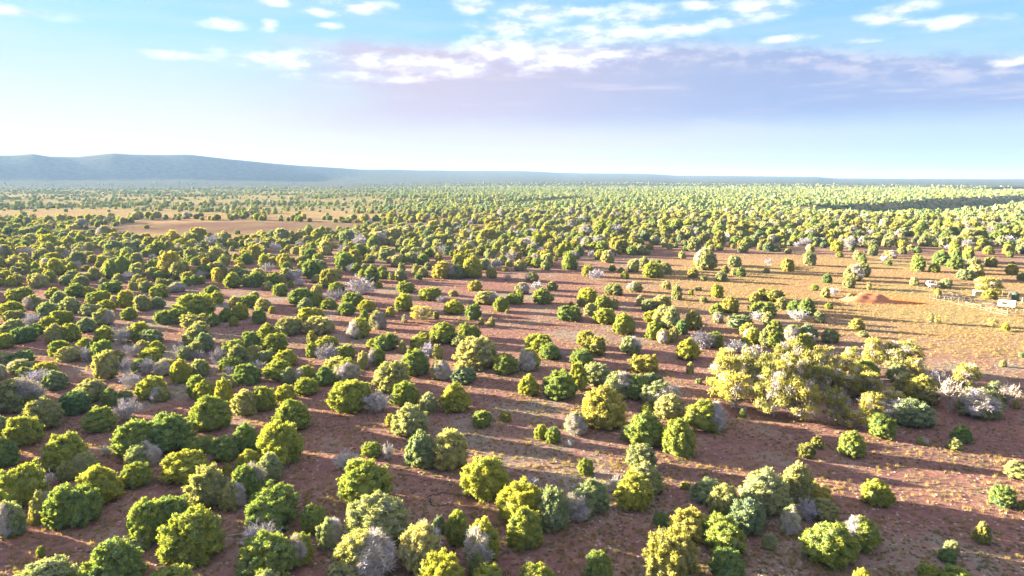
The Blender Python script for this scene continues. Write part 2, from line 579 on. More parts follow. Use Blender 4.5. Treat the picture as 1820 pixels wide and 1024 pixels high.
def juniper(seed, nl=92, cone=0.0, bumps=4, two=False, dead=0.0, lob=2, ncard=150, lsz=(0.050, 0.088)):
    """dense rounded crown down to the ground, box about -.5..+.5 across and 0..1 high; slot 0 leaf, slot 1 dry tips"""
    rs = np.random.RandomState(seed)
    acc = Acc()
    i = np.arange(nl) + 0.5
    zz = 1 - i / nl * 1.55
    ph = i * 2.39996 + rs.uniform(0, 6.28) + rs.normal(size=nl) * 0.22
    rho = np.sqrt(np.maximum(1 - zz ** 2, 0))
    D = np.stack([rho * np.cos(ph), rho * np.sin(ph), zz], 1)
    B = nrm(rs.normal(size=(bumps, 3)) * [1, 1, 0.55] + [0, 0, 0.25])
    amp = rs.uniform(-0.26, 0.28, bumps)
    bump = lambda d: 1 + (np.exp(-((d[:, None, :] - B[None]) ** 2).sum(-1) / 0.5) * amp).sum(1)
    if two:                                            # two trunks grown into one clump: a dip across the top
        bx = nrm(np.array([[math.cos(seed), math.sin(seed), 0]]))[0]
        two_f = lambda d: 1 + 0.30 * np.abs(d @ bx) - 0.20 * np.exp(-((d @ bx) / 0.25) ** 2)
    else:
        two_f = lambda d: np.ones(len(d))
    def surf(d, k):
        R = bump(d) * two_f(d) * k
        p = d * R[:, None]
        z = np.where(p[:, 2] > 0, 0.34 + p[:, 2] * 0.62, 0.34 + p[:, 2] * 0.55)
        taper = 1 - cone * np.clip(z - 0.3, 0, 1) * 0.95
        low = 1 + 0.0 * z
        return np.stack([p[:, 0] * 0.46 * taper * low, p[:, 1] * 0.46 * taper * low, np.maximum(z, 0.0)], 1)
    cen = surf(D, 0.84 * rs.uniform(0.80, 1.12, nl))
    cen[:, 2] += np.where(D[:, 2] > 0.35, rs.uniform(-0.03, 0.07, nl), 0)
    V, T = (ICO2 if lob == 2 else ICO1)
    Vs, Ts = ICO1
    deadc = nrm(rs.normal(size=3) * [1, 1, 0.3] + [0, 0, 0.5])
    for k in range(nl):
        if cen[k, 2] < 0.015:
            cen[k, 2] = 0.02
        sz = rs.uniform(*lsz) * (1.0 if D[k, 2] > -0.1 else 0.85)
        ax = nrm(D[k] * [0.75, 0.75, 0.4] + [0, 0, 0.62] + rs.normal(size=3) * 0.16)
        P = V * (1 + 0.20 * snoise(V, rs, 3.2)[:, None] + 0.11 * snoise(V, rs, 8.0)[:, None])
        al = P @ ax
        P = P + np.outer(al * np.where(al > 0, 0.62, 0.1), ax)
        P = P * (1 - 0.28 * np.clip(al, 0, 1.3)[:, None]) + np.outer(np.clip(al, 0, 1.3) * 0.28 * al, ax)
        Wd = cen[k] + P * sz * [1, 1, 0.95 * 1.0]
        Wd[:, 2] = np.maximum(Wd[:, 2], 0.0)
        isdead = dead > 0 and (D[k] @ deadc) > 1 - dead * 2 + rs.normal() * 0.12
        if lob == 2:                                   # a small solid heart inside each spray keeps the crown from being see-through
            if not isdead:
                H_ = cen[k] + Vs * sz * 0.86
                H_[:, 2] = np.maximum(H_[:, 2], 0.0)
                acc.tri(H_, Ts, 0, True)
        else:
            acc.tri(Wd, T, 0, True)
        m = int(ncard * (0.8 if isdead else 1.0))
        pick = rs.randint(0, len(V), m)
        N = nrm(Wd[pick] - cen[k])
        inn = rs.uniform(0, 0.035, (m, 1))
        cards(acc, rs, Wd[pick] - N * inn + rs.normal(size=(m, 3)) * 0.010, N, 0.040 if not isdead else 0.10, 0.30 if not isdead else 0.055, 1 if isdead else 0)
    Vc, Tc = ICO2
    acc.tri(surf(Vc, 0.78) * [1, 1, 0.97], Tc, 0, True)
    A = np.concatenate(acc.V)
    kr = 0.5 / np.percentile(np.hypot(A[:, 0], A[:, 1]), 97.5)
    kz = 1.0 / np.percentile(A[:, 2], 99.3)
    acc.V = [v * [kr, kr, kz] for v in acc.V]
    return acc.mesh('juniper_crown', [M['green'], M['tips']])


def pinyon(seed, nl=30):
    """open crown of separate tufts carried on limbs; trunk mesh returned too"""
    rs = np.random.RandomState(seed)
    acc, tr = Acc(), Acc()
    tips = []
    lean = rs.normal(size=2) * 0.06
    for k in range(nl):
        h = rs.uniform(0.10, 0.95) ** 0.85
        a = k * 2.4 + rs.normal() * 0.4
        rr = 0.44 * math.sqrt(max(0.06, 1 - ((h - 0.5) / 0.56) ** 2)) * rs.uniform(0.45, 1.0)
        tips.append((rr * math.cos(a) + lean[0] * h, rr * math.sin(a) + lean[1] * h, h))
    V, T = ICO2
    for k, c in enumerate(tips):
        c = np.array(c)
        sz = rs.uniform(0.075, 0.135)
        P = V * (1 + 0.26 * snoise(V, rs, 3.5)[:, None] + 0.16 * snoise(V, rs, 9.0)[:, None])
        Wd = c + P * sz * [1.1, 1.1, 0.8]
        Wd[:, 2] = np.maximum(Wd[:, 2], 0)
        dry = rs.uniform() < 0.26
        if not dry:
            acc.tri(c + ICO1[0] * sz * 0.5, ICO1[1], 0, True)
        pick = rs.randint(0, len(V), 95)
        N = nrm(Wd[pick] - c)
        cards(acc, rs, Wd[pick] - N * rs.uniform(0, 0.05, (95, 1)), N, 0.058, 0.2 if not dry else 0.1, 1 if dry else 0, up=0.5)
        h0 = max(0.03, c[2] * rs.uniform(0.35, 0.7))
        b = np.array([lean[0] * h0, lean[1] * h0, h0])
        mid = b * 0.45 + c * 0.55 + [0, 0, -0.03]
        tube(tr, [b, mid, c], [0.014, 0.010, 0.004], 4)
    tube(tr, [(0, 0, 0), (lean[0] * .3, lean[1] * .3, 0.3), (lean[0] * .6, lean[1] * .6, 0.6), (lean[0], lean[1], 0.9)], [0.026, 0.020, 0.013, 0.005], 7)
    return acc.mesh('pinyon_crown', [M['pine'], M['tips']]), tr.mesh('pinyon_trunk', [M['bark']])


def twigs(seed, stems=16, forks=6, subs=5, trunk=False, spread=0.5):
    """leafless shrub or tree: stems, forks and twigs"""
    rs = np.random.RandomState(seed)
    acc, tr = Acc(), Acc()
    for s in range(stems):
        a = 6.2832 * s / stems + rs.normal() * 0.25
        out = spread * rs.uniform(0.25, 1.0)
        top = np.array([math.cos(a) * out, math.sin(a) * out, rs.uniform(0.62, 1.0) * (1 - 0.35 * (out / 0.5) ** 2)])
        base = np.array([math.cos(a) * 0.03, math.sin(a) * 0.03, 0.0 if not trunk else rs.uniform(0.12, 0.5)])
        if trunk:
            base[:2] = 0
        mid = base * 0.5 + top * 0.5 + np.array([math.cos(a) * 0.05, math.sin(a) * 0.05, -0.03]) + rs.normal(size=3) * 0.02
        th = 0.014 if trunk else 0.013
        tube(tr, [base, mid, top], [th, th * 0.7, th * 0.25], 4)
        for f in range(forks):
            u = rs.uniform(0.3, 0.98)
            p = (1 - u) ** 2 * base + 2 * u * (1 - u) * mid + u * u * top
            d = nrm(top - base + rs.normal(size=3) * 0.55 + [0, 0, 0.1])
            q = p + d * rs.uniform(0.16, 0.30)
            q[2] = max(q[2], 0.03)
            tube(acc, [p, (p + q) / 2 + rs.normal(size=3) * 0.012, q], [0.011, 0.009, 0.005], 3)
            for g in range(subs):
                u2 = rs.uniform(0.25, 1.0)
                p2 = p + (q - p) * u2
                d2 = nrm(d + rs.normal(size=3) * 0.7 + [0, 0, 0.15])
                q2 = p2 + d2 * rs.uniform(0.07, 0.15)
                q2[2] = max(q2[2], 0.02)
                tube(acc, [p2, q2], [0.0085 if not trunk else 0.006, 0.004], 3)
    if trunk:
        tube(tr, [(0, 0, 0), (0.01, 0.01, 0.25), (0.0, 0.0, 0.55)], [0.034, 0.026, 0.015], 7)
    mt = M['deadwood'] if trunk else M['dead']
    return acc.mesh('bare_twigs', [mt]), tr.mesh('bare_stems', [mt])


def stump_mesh(seed):
    rs = np.random.RandomState(seed)
    acc = Acc()
    for k in range(4):
        a = 6.28 * k / 4 + rs.uniform(0, 0.8)
        d = np.array([math.cos(a), math.sin(a), 0])
        tube(acc, [d * 0.02, d * 0.08 + [0, 0, 0.2], d * 0.2 + [0, 0, 0.5], d * 0.26 + [0, 0, 0.72]], [0.035, 0.026, 0.016, 0.008], 6)
    return acc.mesh('juniper_trunk', [M['bark']])


J_ROUND = [juniper(11 + k, 140, 0.16 * (k % 3), 6) for k in range(6)]
J_CONE = [juniper(41 + k, 140, 0.55 + 0.12 * k, 3) for k in range(3)]
J_TWO = [juniper(61 + k, 150, 0.0, 6, two=True) for k in range(4)]
J_HALF = [juniper(81 + k, 140, 0.1 * (k % 2), 6, dead=d) for k, d in enumerate((0.20, 0.28, 0.36, 0.24, 0.32))]
J_TRUNK = [stump_mesh(7), stump_mesh(8)]
PIN = [pinyon(101 + k, 54 + 5 * (k % 3)) for k in range(6)]
DEAD = [twigs(131 + k, 20 + 2 * k, 7, 7, spread=0.5) for k in range(4)]
DEADTREE = [twigs(151 + k, 13, 6, 4, trunk=True, spread=0.52) for k in range(2)]
for me in J_ROUND + J_CONE + J_TWO + J_HALF:
    me.name = 'juniper_crown'

# ------------------------------------------------------------------ where the plants stand
# Outlines read off the photograph, tile by tile: (tile x, tile y, tile scale) and then left, right, top, bottom, kind.
# kinds: j green juniper, y pale olive juniper, t deep green juniper, c pointed juniper, w two-stemmed juniper,
# h juniper with dry grey tips, p pinyon, d bare grey shrub, D bare tree
TILES = [
((0, 824, 5.055), """-20 360 -40 370 w;345 475 65 200 d;-60 215 290 640 h;265 450 190 520 h;420 860 150 545 w;700 1045 0 345 c;245 370 455 530 j;
1090 1345 -35 195 j;1115 1480 300 700 j;1350 1700 275 600 j;1085 1350 600 770 t;1465 1970 365 850 j;165 640 820 1200 t;330 400 735 830 t;740 1260 670 1150 c;1330 1740 880 1200 j"""),
((340, 824, 5.055), """-45 310 -25 365 y;365 655 -15 290 h;255 480 160 395 h;470 960 195 560 w;985 1215 350 600 t;475 760 525 750 d;450 960 580 1000 j;860 1090 590 890 h;
1130 1360 460 740 h;1355 1790 -74 340 j;1400 1960 225 720 y;1250 1790 560 1000 h;510 830 940 1200 y"""),
((680, 824, 5.055), """160 540 495 940 h;450 560 440 640 t;560 790 390 710 j;735 1050 440 870 h;740 1110 -80 295 j;1030 1440 120 510 j;1240 1420 110 240 d;1120 1440 370 730 j;1385 1665 125 610 t;
320 760 780 1200 w;760 920 765 1000 y;775 1110 860 1200 j;1215 1560 870 1200 j"""),
((1020, 824, 5.055), """20 310 100 410 t;-100 180 215 480 h;470 815 -25 270 y;400 700 60 390 j;330 440 110 260 d;1075 1370 120 340 t;1220 1500 165 470 y;1390 1745 280 610 y;1520 1950 30 430 y;
715 850 420 550 t;895 1220 360 650 j;1120 1545 450 780 w;640 1125 550 1050 j;1215 1520 740 1040 t;105 345 770 1040 t;1690 1820 605 760 t;960 1050 160 230 t"""),
((1360, 824, 3.957), """125 330 -30 270 y;265 460 130 255 j;690 880 105 290 j;1590 1750 135 300 j;1790 1900 250 340 j;110 250 265 500 h;230 370 250 400 d;340 510 235 390 y;295 640 390 690 j;570 800 345 590 h;
1480 1580 400 560 c;1270 1355 535 630 j;1230 1340 590 690 t;1080 1215 690 800 j;1260 1500 735 880 j;615 760 720 900 j"""),
((0, 660, 5.055), """-60 325 55 345 h;225 510 225 510 y;60 360 370 660 j;-60 80 380 560 y;-60 150 565 840 j;525 790 170 375 t;690 950 60 260 y;800 920 130 260 d;900 1060 135 300 j;1060 1190 165 260 t;1100 1250 10 160 d;
1215 1495 25 230 w;1360 1530 125 260 h;1040 1240 235 430 d;755 1010 295 530 t;1040 1400 390 750 j;1280 1720 345 700 t;1115 1410 630 850 h;915 1000 660 760 d;400 740 545 865 j;650 860 705 900 t;525 690 785 970 y;1665 1930 570 730 j;1480 1850 690 980 j"""),
((340, 660, 5.055), """-40 125 20 230 j;20 215 60 255 j;210 385 50 300 j;215 370 10 150 y;-15 330 195 515 j;365 585 155 380 y;540 760 115 345 j;755 945 95 265 j;740 1055 235 520 j;180 420 560 790 t;370 600 465 720 t;560 985 415 820 j;400 640 690 880 j;580 800 720 980 t;
270 370 825 930 t;1260 1615 60 360 j;1555 1780 185 375 d;1525 1710 630 770 j;1290 1470 715 890 d"""),
((680, 660, 5.055), """75 310 70 300 j;340 500 180 365 t;525 780 100 355 j;105 405 275 570 y;810 985 340 500 t;1055 1155 360 450 t;1220 1400 20 215 c;1440 1730 -20 240 j;200 490 500 850 y;450 760 505 860 y;1370 1480 460 610 j;1470 1600 480 640 j;1630 1850 345 560 h;1650 1720 600 680 d;20 105 385 490 t;0 95 625 830 d"""),
((1020, 660, 5.055), """75 450 125 500 j;270 540 -10 225 h;440 660 20 235 t;600 800 0 150 t;625 920 75 300 h;735 985 185 410 y;1005 1345 230 510 h;595 700 275 360 t;470 830 330 650 j;795 1090 410 740 c;410 520 500 610 t;40 180 765 925 j;455 735 635 870 y;1090 1150 55 110 t;1180 1240 40 120 t;1480 1540 330 410 t"""),
((1360, 660, 3.957), """525 690 415 595 j;235 350 490 600 j;325 415 450 535 t;1320 1450 365 500 t;1285 1385 460 550 y;1070 1140 455 515 t;1685 1880 620 750 y"""),
((1360, 500, 3.957), """-400 -150 540 820 p;-220 40 480 800 p;-60 200 640 960 p;60 290 420 720 p;110 380 680 980 p;230 400 500 760 p;330 530 470 720 p;420 600 760 1010 p;560 715 905 1040 p;530 650 430 680 p;700 830 395 620 p;590 740 595 800 p;640 800 540 700 t;830 1080 420 640 p;860 1000 560 700 t;990 1130 545 700 p;
500 680 660 830 p;150 330 560 800 p;280 450 600 830 p;380 560 600 800 p;450 620 520 700 p;20 160 560 760 p;-320 -80 640 900 p;-120 100 560 830 p;650 820 640 830 p;900 1060 640 800 p;1060 1230 720 880 p;-350 -200 480 680 p;780 960 760 900 p;680 860 790 960 p;720 920 920 1100 j;1000 1210 650 860 j;880 1170 840 990 h;1140 1260 610 830 d;1200 1400 640 940 D;1330 1500 590 760 p;1370 1650 740 950 h;1540 1700 700 860 t;1640 1790 690 910 D;1740 1800 840 895 t;
-20 130 50 130 w;75 155 115 195 j;155 250 135 220 y;240 355 110 240 j;170 290 200 280 d;335 425 210 290 y;400 515 320 430 y;600 690 260 340 y;655 720 345 390 j;130 260 300 420 h;220 360 360 470 h;240 370 290 420 t;0 130 330 470 j;0 130 270 350 j;
425 475 150 195 t;1140 1190 225 290 p;1190 1240 240 298 p;1570 1640 260 320 p;1670 1720 290 350 y;1650 1700 555 605 j;1780 1820 500 540 y;570 630 80 135 y;385 470 45 115 j;555 635 -40 45 j;715 750 0 60 t;320 375 20 65 j;400 470 -55 10 j;1020 1080 -30 30 j;1190 1240 50 95 j;1230 1310 -20 45 y;1500 1680 -15 80 p;1530 1620 60 125 y;455 510 45 100 d"""),
((0, 500, 5.055), """0 190 165 310 j;225 360 115 255 h;60 280 40 170 w;330 510 170 330 y;460 600 85 220 y;545 720 130 285 y;410 540 50 160 j;590 750 10 140 j;790 985 80 190 j;740 910 185 305 t;870 1015 160 270 j;1050 1200 65 230 j;985 1060 130 230 y;1205 1345 115 265 y;1340 1480 135 240 y;1335 1510 25 150 j;895 1080 0 90 j;750 860 50 140 j;1155 1240 0 80 t;1235 1380 0 95 j;1510 1660 0 95 h;
1550 1950 115 300 w;1095 1220 225 345 j;1395 1600 250 385 j;840 1010 240 390 h;690 850 310 450 t;210 365 290 400 d;460 650 250 380 j;365 500 310 420 j;10 210 330 480 y;100 310 400 550 t;-40 110 450 600 j;240 380 370 480 t;405 560 370 550 y;540 710 365 530 j;50 200 260 350 y;860 1050 385 540 j;1030 1165 400 560 d;1150 1340 355 530 j;1235 1465 410 560 y;1220 1340 530 640 j;1320 1470 530 650 j;
450 630 520 680 j;510 740 560 710 y;700 830 500 620 j;730 840 580 720 d;830 1010 505 720 j;1640 1870 275 420 y;1640 1870 370 560 y;1560 1650 560 690 d;1600 1720 580 700 t;1680 1820 530 640 y;1730 1830 620 700 d;835 1060 615 870 y;1000 1130 620 720 y;1120 1260 560 680 d;1240 1470 615 720 j;1070 1200 690 850 d;1180 1300 680 830 t;1270 1390 690 840 d;1390 1560 680 840 h;1535 1700 690 910 j;1690 1770 740 840 d;1730 1860 700 850 j;
-60 100 640 760 t;90 300 640 720 t;85 280 710 800 h;150 300 760 880 j;310 500 715 850 j;230 430 790 950 d;390 595 790 970 t;-40 50 730 890 h"""),
((340, 500, 5.055), """90 180 115 215 j;115 250 40 140 j;175 295 80 200 j;340 430 135 230 j;430 600 110 230 j;510 620 90 200 j;575 710 140 260 y;690 755 225 290 j;255 400 230 360 j;370 515 185 340 j;340 425 315 400 t;545 665 230 375 j;130 250 280 400 t;0 150 350 480 y;20 190 440 620 t;-40 100 530 660 y;730 870 5 125 j;625 740 0 75 y;880 1100 45 210 j;1070 1190 30 130 j;960 1095 145 270 t;1080 1190 110 220 h;1170 1310 160 240 t;1220 1380 70 180 d;1230 1370 10 90 y;1350 1540 95 200 j;1305 1470 175 300 j;1500 1650 155 270 j;1390 1640 0 80 d;1630 1715 0 55 j;
970 1190 220 360 j;770 1000 305 475 y;1010 1270 300 465 y;1410 1600 320 505 h;1510 1600 260 360 j;1600 1750 245 430 h;595 750 370 510 j;450 620 435 600 j;280 480 505 660 j;330 500 560 720 y;480 620 570 660 t;630 860 445 620 j;185 300 595 760 d;1035 1125 445 560 t;1025 1140 535 680 t;1120 1310 485 600 j;1130 1300 560 730 d;1280 1470 560 700 j;1490 1600 610 790 y;1590 1730 580 750 h;1575 1720 500 600 j;1640 1860 455 615 w;
260 450 680 790 j;300 390 760 850 d;390 620 720 915 j;490 590 650 740 y;590 740 610 720 y;540 650 710 800 d;660 900 690 875 j;740 940 605 760 j;800 940 770 910 y;920 1140 850 1014 j;940 1110 745 900 h;1110 1280 750 930 t;1200 1400 660 860 y;1280 1520 680 890 h;1645 1960 690 985 y;0 150 690 850 t;-30 50 740 830 d"""),
((680, 500, 5.055), """95 290 100 260 w;330 530 40 165 j;120 290 0 90 j;550 730 155 290 j;745 880 185 340 w;590 680 80 130 t;860 915 325 390 y;945 1015 325 405 t;260 440 220 360 p;165 230 300 370 j;450 515 270 335 j;30 110 230 315 j;490 560 130 190 d;830 1040 80 195 h;1000 1130 135 270 j;1110 1270 90 200 j;1350 1520 55 200 j;1100 1140 250 290 j;1190 1320 10 110 h;1480 1570 0 80 j;1320 1440 10 70 d;760 900 0 80 h;1585 1780 210 350 j;1670 1720 180 220 t;1760 1880 50 170 j;1755 1820 160 220 t;
435 670 350 545 j;680 870 375 510 w;615 760 470 580 t;705 760 350 400 j;650 1035 460 770 y;230 450 460 610 j;130 230 530 640 y;340 460 545 680 d;450 550 545 690 y;170 400 590 840 j;250 410 620 830 t;440 610 690 880 h;615 850 760 905 t;1000 1210 635 830 j;1215 1415 590 795 h;1280 1520 455 620 w;1410 1600 540 695 j;1590 1660 620 700 d;1690 1900 600 750 j;1680 1840 720 975 j"""),
((1020, 500, 5.055), """50 215 45 190 j;30 110 150 220 t;180 340 120 240 j;335 405 150 250 j;90 210 185 310 y;185 380 230 380 j;-40 60 210 330 j;280 440 10 120 y;485 620 5 95 h;790 880 0 70 j;870 975 35 165 j;1025 1080 75 125 j;1095 1145 45 85 t;1230 1345 20 150 j;1130 1200 135 190 t;565 630 125 215 j;610 720 160 260 j;695 880 110 255 y;615 760 255 355 j;345 550 275 470 j;640 800 340 520 j;720 900 210 400 y;800 960 220 420 y;740 860 420 560 h;855 940 410 545 t;1000 1160 250 430 j;920 1030 330 475 t;20 190 430 590 j;95 300 470 660 w;415 600 480 650 h;925 1130 490 695 j;1060 1260 455 610 d;1190 1340 450 590 j;490 750 630 810 j;995 1090 725 825 h;70 330 710 920 t;
1210 1350 200 300 j;1330 1480 130 280 j;1240 1350 275 370 j;1400 1610 290 420 t;1580 1670 100 200 j;1640 1740 60 160 y;1740 1830 70 160 j;1580 1800 190 290 w;1690 1800 275 390 j;1600 1720 270 360 d;1490 1650 365 490 j;1530 1680 410 560 h;1670 1830 390 590 y;1480 1580 500 600 j;1370 1540 540 640 d"""),
]
PLANTS = []
for (tx, ty, ts), rows in TILES:
    for row in rows.replace('\n', '').split(';'):
        l_, r_, t_, b_, k_ = row.split()
        l_, r_, t_, b_ = (float(q) / ts for q in (l_, r_, t_, b_))
        PLANTS.append((tx + (l_ + r_) / 2, ty + b_, r_ - l_, b_ - t_, k_))


def plant_box(cx, bot, wpx, hpx):
    """place, width and height in metres of a rounded bush whose outline in the photograph has this middle, foot, width and height"""
    H = 3.0
    mid = bot - hpx / 2
    for _ in range(6):
        d = ray(cx, mid)
        t = (H / 2 - CAMH) / d.z                  # t is the depth along the view axis
        Wm = wpx / F * t
        hm = hpx / F * t
        th = math.atan2(-d.z, math.hypot(d.x, d.y))
        q = (hm / 2) ** 2 - (Wm / 2 * math.sin(th)) ** 2
        H = 2 * math.sqrt(q) / math.cos(th) if q > 0 else 0
        H = min(max(H, 0.62 * Wm), 1.6 * Wm)
    return d.x * t, d.y * t, Wm, H

# ------------------------------------------------------------------ the plants one can tell apart
ONES = 'zero one two three four five six seven eight nine ten eleven twelve thirteen fourteen fifteen sixteen seventeen eighteen nineteen'.split()
TENS = 'zero ten twenty thirty forty fifty sixty seventy eighty ninety'.split()


def words(n):
    n = int(n)
    if n < 20:
        return ONES[n]
    return TENS[n // 10] + ('-' + ONES[n % 10] if n % 10 else '')


rnd = random.Random(4)
recs = []
for (cx, bot, wp, hp, k) in PLANTS:
    x, y, Wm, Hm = plant_box(cx, bot, wp, hp)
    recs.append(dict(cx=cx, cy=bot - hp / 2, bot=bot, wp=wp, hp=hp, k=k, x=x, y=y, W=Wm, H=Hm, area=wp * hp))
recs.sort(key=lambda r: -r['area'])
JK = 'jytcwh'
count = 0
EXTRA = []                                        # the smallest, past the first three hundred junipers, go with the wood behind
keep = []
for r in recs:
    if r['k'] in JK:
        count += 1
        if count > 300:
            EXTRA.append(r)
            continue
    keep.append(r)

used_labels = set()


def place_words(r):
    return '%s percent across, %s percent down' % (words(min(max(round(r['cx'] / 18.2), 1), 99)), words(min(round(min(r['cy'], 1018) / 10.24), 99)))


def near(r, kinds, lim):
    best = None
    for q in keep:
        if q is r or q['k'] not in kinds:
            continue
        d = math.hypot(q['x'] - r['x'], q['y'] - r['y']) - (q['W'] + r['W']) / 2
        if d < lim and (best is None or d < best):
            best = d
    return best is not None


LOOK = {'j': 'rounded yellow-green juniper', 'y': 'pale olive juniper', 't': 'bluish green juniper', 'c': 'pointed green juniper', 'w': 'broad double-crowned juniper',
        'h': 'juniper with dry grey tips', 'p': 'open-crowned pinyon', 'd': 'bare grey dead shrub', 'D': 'bleached dead tree'}


def label_for(r):
    size = 'large ' if r['W'] > 6.2 else 'small ' if r['W'] < 3.0 else ''
    if r['k'] != 'd' and near(r, 'dD', 0.3):
        rel = ' beside dead shrub,'
    elif not near(r, 'jytcwhpdD', 1.2):
        rel = ' standing alone,'
    else:
        rel = ','
    t = size + LOOK[r['k']] + rel + ' ' + place_words(r)
    if t in used_labels or t + ' the photo' in used_labels:
        for alt in ('front one at', 'rear one at', 'lower one at', 'upper one at'):
            t2 = size + LOOK[r['k']] + ', ' + alt + ' ' + place_words(r)
            if t2 not in used_labels and t2 + ' the photo' not in used_labels:
                t = t2
                break
    if len((t + ' the photo').replace('-', ' ').split()) <= 16:
        t += ' the photo'
    used_labels.add(t)
    return t


OLIVE, DEEP = M['olive'], M['deep']


def crown_for(r, i):
    k = r['k']
    if k == 'c': return J_CONE[i % 3]
    if k == 'w': return J_TWO[i % 4]
    if k == 'h': return J_HALF[i % 5]
    if k in 'jyt':
        if r['wp'] > 1.35 * r['hp']: return J_TWO[i % 4]
        return (J_ROUND + J_CONE[:1])[i % 7]


def put(o, mat):
    o.material_slots[0].link = 'OBJECT'
    o.material_slots[0].material = mat


for i, r in enumerate(keep):
    k = r['k']
    z = float(height(r['x'], r['y'])) - 0.06
    rz = rnd.uniform(0, 6.28)
    if k in JK:
        root = empty('juniper', (r['x'], r['y'], z), rz)
        tag(root, label_for(r), 'juniper', 'junipers scattered over the plain')
        cr = link('crown', crown_for(r, i), root)
        cr.scale = (r['W'] * rnd.uniform(1.0, 1.12), r['W'] * rnd.uniform(0.98, 1.12), r['H'] * rnd.uniform(0.86, 0.94))
        if k == 'y': put(cr, M['sage'] if i % 4 == 0 else OLIVE)
        if k == 't': put(cr, M['sage'] if i % 2 else DEEP)
        if k == 'h': put(cr, (M['sage'], OLIVE, M['green'])[i % 3])
        if k in 'jcw' and r['x'] > 10 and i % 2: put(cr, M['pine'])
        tk = link('trunk', J_TRUNK[i % 2], root)
        tk.scale = (r['W'], r['W'], r['H'] * 0.8)
    elif k == 'p':
        root = empty('pinyon_pine', (r['x'], r['y'], z), rz)
        tag(root, label_for(r), 'pinyon', 'pinyons in the grove and field')
        a, b = PIN[i % 6]
        cr = link('crown', a, root)
        tk = link('trunk', b, root)
        cr.scale = tk.scale = (r['W'] * 1.1, r['W'] * 1.1, r['H'] * 1.05)
    else:
        name = 'dead_shrub' if k == 'd' else 'dead_tree'
        root = empty(name, (r['x'], r['y'], z), rz)
        tag(root, label_for(r), 'dead shrub' if k == 'd' else 'dead tree', 'bare grey shrubs' if k == 'd' else 'bleached dead trees')
        a, b = DEAD[i % 4] if k == 'd' else DEADTREE[i % 2]
        cr = link('twigs', a, root)
        tk = link('stems' if k == 'd' else 'trunk', b, root)
        cr.scale = tk.scale = (r['W'] * 1.1, r['W'] * 1.1, r['H'] * (1.05 if k == 'd' else 0.95))

# ------------------------------------------------------------------ the woodland behind and the ground cover: nobody could count them
def proto(name, me, coll, mat=None):
    o = bpy.data.objects.new(name, me)
    coll.objects.link(o)
    if mat is not None:
        put(o, mat)
    return o


def scatter(name, coll, P, S, R, idx, label, cat):
    me = bpy.data.meshes.new(name)
    n = len(P)
    me.vertices.add(n)
    me.vertices.foreach_set('co', np.asarray(P, np.float32).ravel())
    for nm, ty, arr, key in (('scl', 'FLOAT_VECTOR', S, 'vector'), ('rotz', 'FLOAT_VECTOR', R, 'vector'), ('idx', 'INT', idx, 'value')):
        at = me.attributes.new(nm, ty, 'POINT')
        at.data.foreach_set(key, np.asarray(arr, np.int32 if ty == 'INT' else np.float32).ravel())
    ng = bpy.data.node_groups.new(name, 'GeometryNodeTree')
    ng.interface.new_socket('Geometry', in_out='INPUT', socket_type='NodeSocketGeometry')
    ng.interface.new_socket('Geometry', in_out='OUTPUT', socket_type='NodeSocketGeometry')
    N = ng.nodes
    gi, go = N.new('NodeGroupInput'), N.new('NodeGroupOutput')
    ci = N.new('GeometryNodeCollectionInfo')
    ci.inputs[0].default_value = coll
    ci.inputs['Separate Children'].default_value = True
    ci.inputs['Reset Children'].default_value = True
    ip = N.new('GeometryNodeInstanceOnPoints')
    ip.inputs['Pick Instance'].default_value = True

    def attr(nm, ty):
        a = N.new('GeometryNodeInputNamedAttribute')
        a.data_type = ty
        a.inputs[0].default_value = nm
        return a.outputs[0]
    ng.links.new(gi.outputs[0], ip.inputs['Points'])
    ng.links.new(ci.outputs[0], ip.inputs['Instance'])
    ng.links.new(attr('idx', 'INT'), ip.inputs['Instance Index'])
    ng.links.new(attr('scl', 'FLOAT_VECTOR'), ip.inputs['Scale'])
    ng.links.new(attr('rotz', 'FLOAT_VECTOR'), ip.inputs['Rotation'])
    ng.links.new(ip.outputs[0], go.inputs[0])
    o = link(name, me)
    md = o.modifiers.new('scatter', 'NODES')
    md.node_group = ng
    tag(o, label, cat, kind='stuff')
    return o


def inpoly(px, py, poly):
    ins = np.zeros(len(px), bool)
    n = len(poly)
    for i in range(n):
        x1, y1 = poly[i]
        x2, y2 = poly[(i + 1) % n]
        c_ = ((y1 > py) != (y2 > py))
        with np.errstate(divide='ignore', invalid='ignore'):
            xi = (x2 - x1) * (py - y1) / (y2 - y1) + x1
        ins ^= c_ & (px < xi)
    return ins


wood_c = bpy.data.collections.new('woodland_kinds')
mid_meshes = []
# order of children follows the name, so number them
kinds_near = [(J_ROUND[0], None), (J_ROUND[1], M['pine']), (J_ROUND[2], M['olive']), (J_ROUND[3], M['sage']), (J_CONE[0], None), (J_TWO[0], M['pine']), (J_TWO[1], M['olive']), (J_HALF[0], M['olive']), (J_ROUND[4], M['olive']), (J_ROUND[5], None)]
for i, (me, mt) in enumerate(kinds_near):
    proto('kind_%02d' % i, me, wood_c, mt)
dead_c = bpy.data.collections.new('dead_kinds')
for i in range(4):
    proto('kind_%02d' % i, DEAD[i][0], dead_c)
far_c = bpy.data.collections.new('far_kinds')
FARM = []
for k in range(6):
    me = juniper(201 + k, 18, 0.0, 4, lob=1, ncard=7, lsz=(0.11, 0.18))
    FARM.append(me)
    proto('kind_%02d' % k, me, far_c, [None, M['olive'], None, M['deep'], M['sage'], None][k])

rs = np.random.RandomState(12)
SP = math.sin(PITCH); CP = math.cos(PITCH)


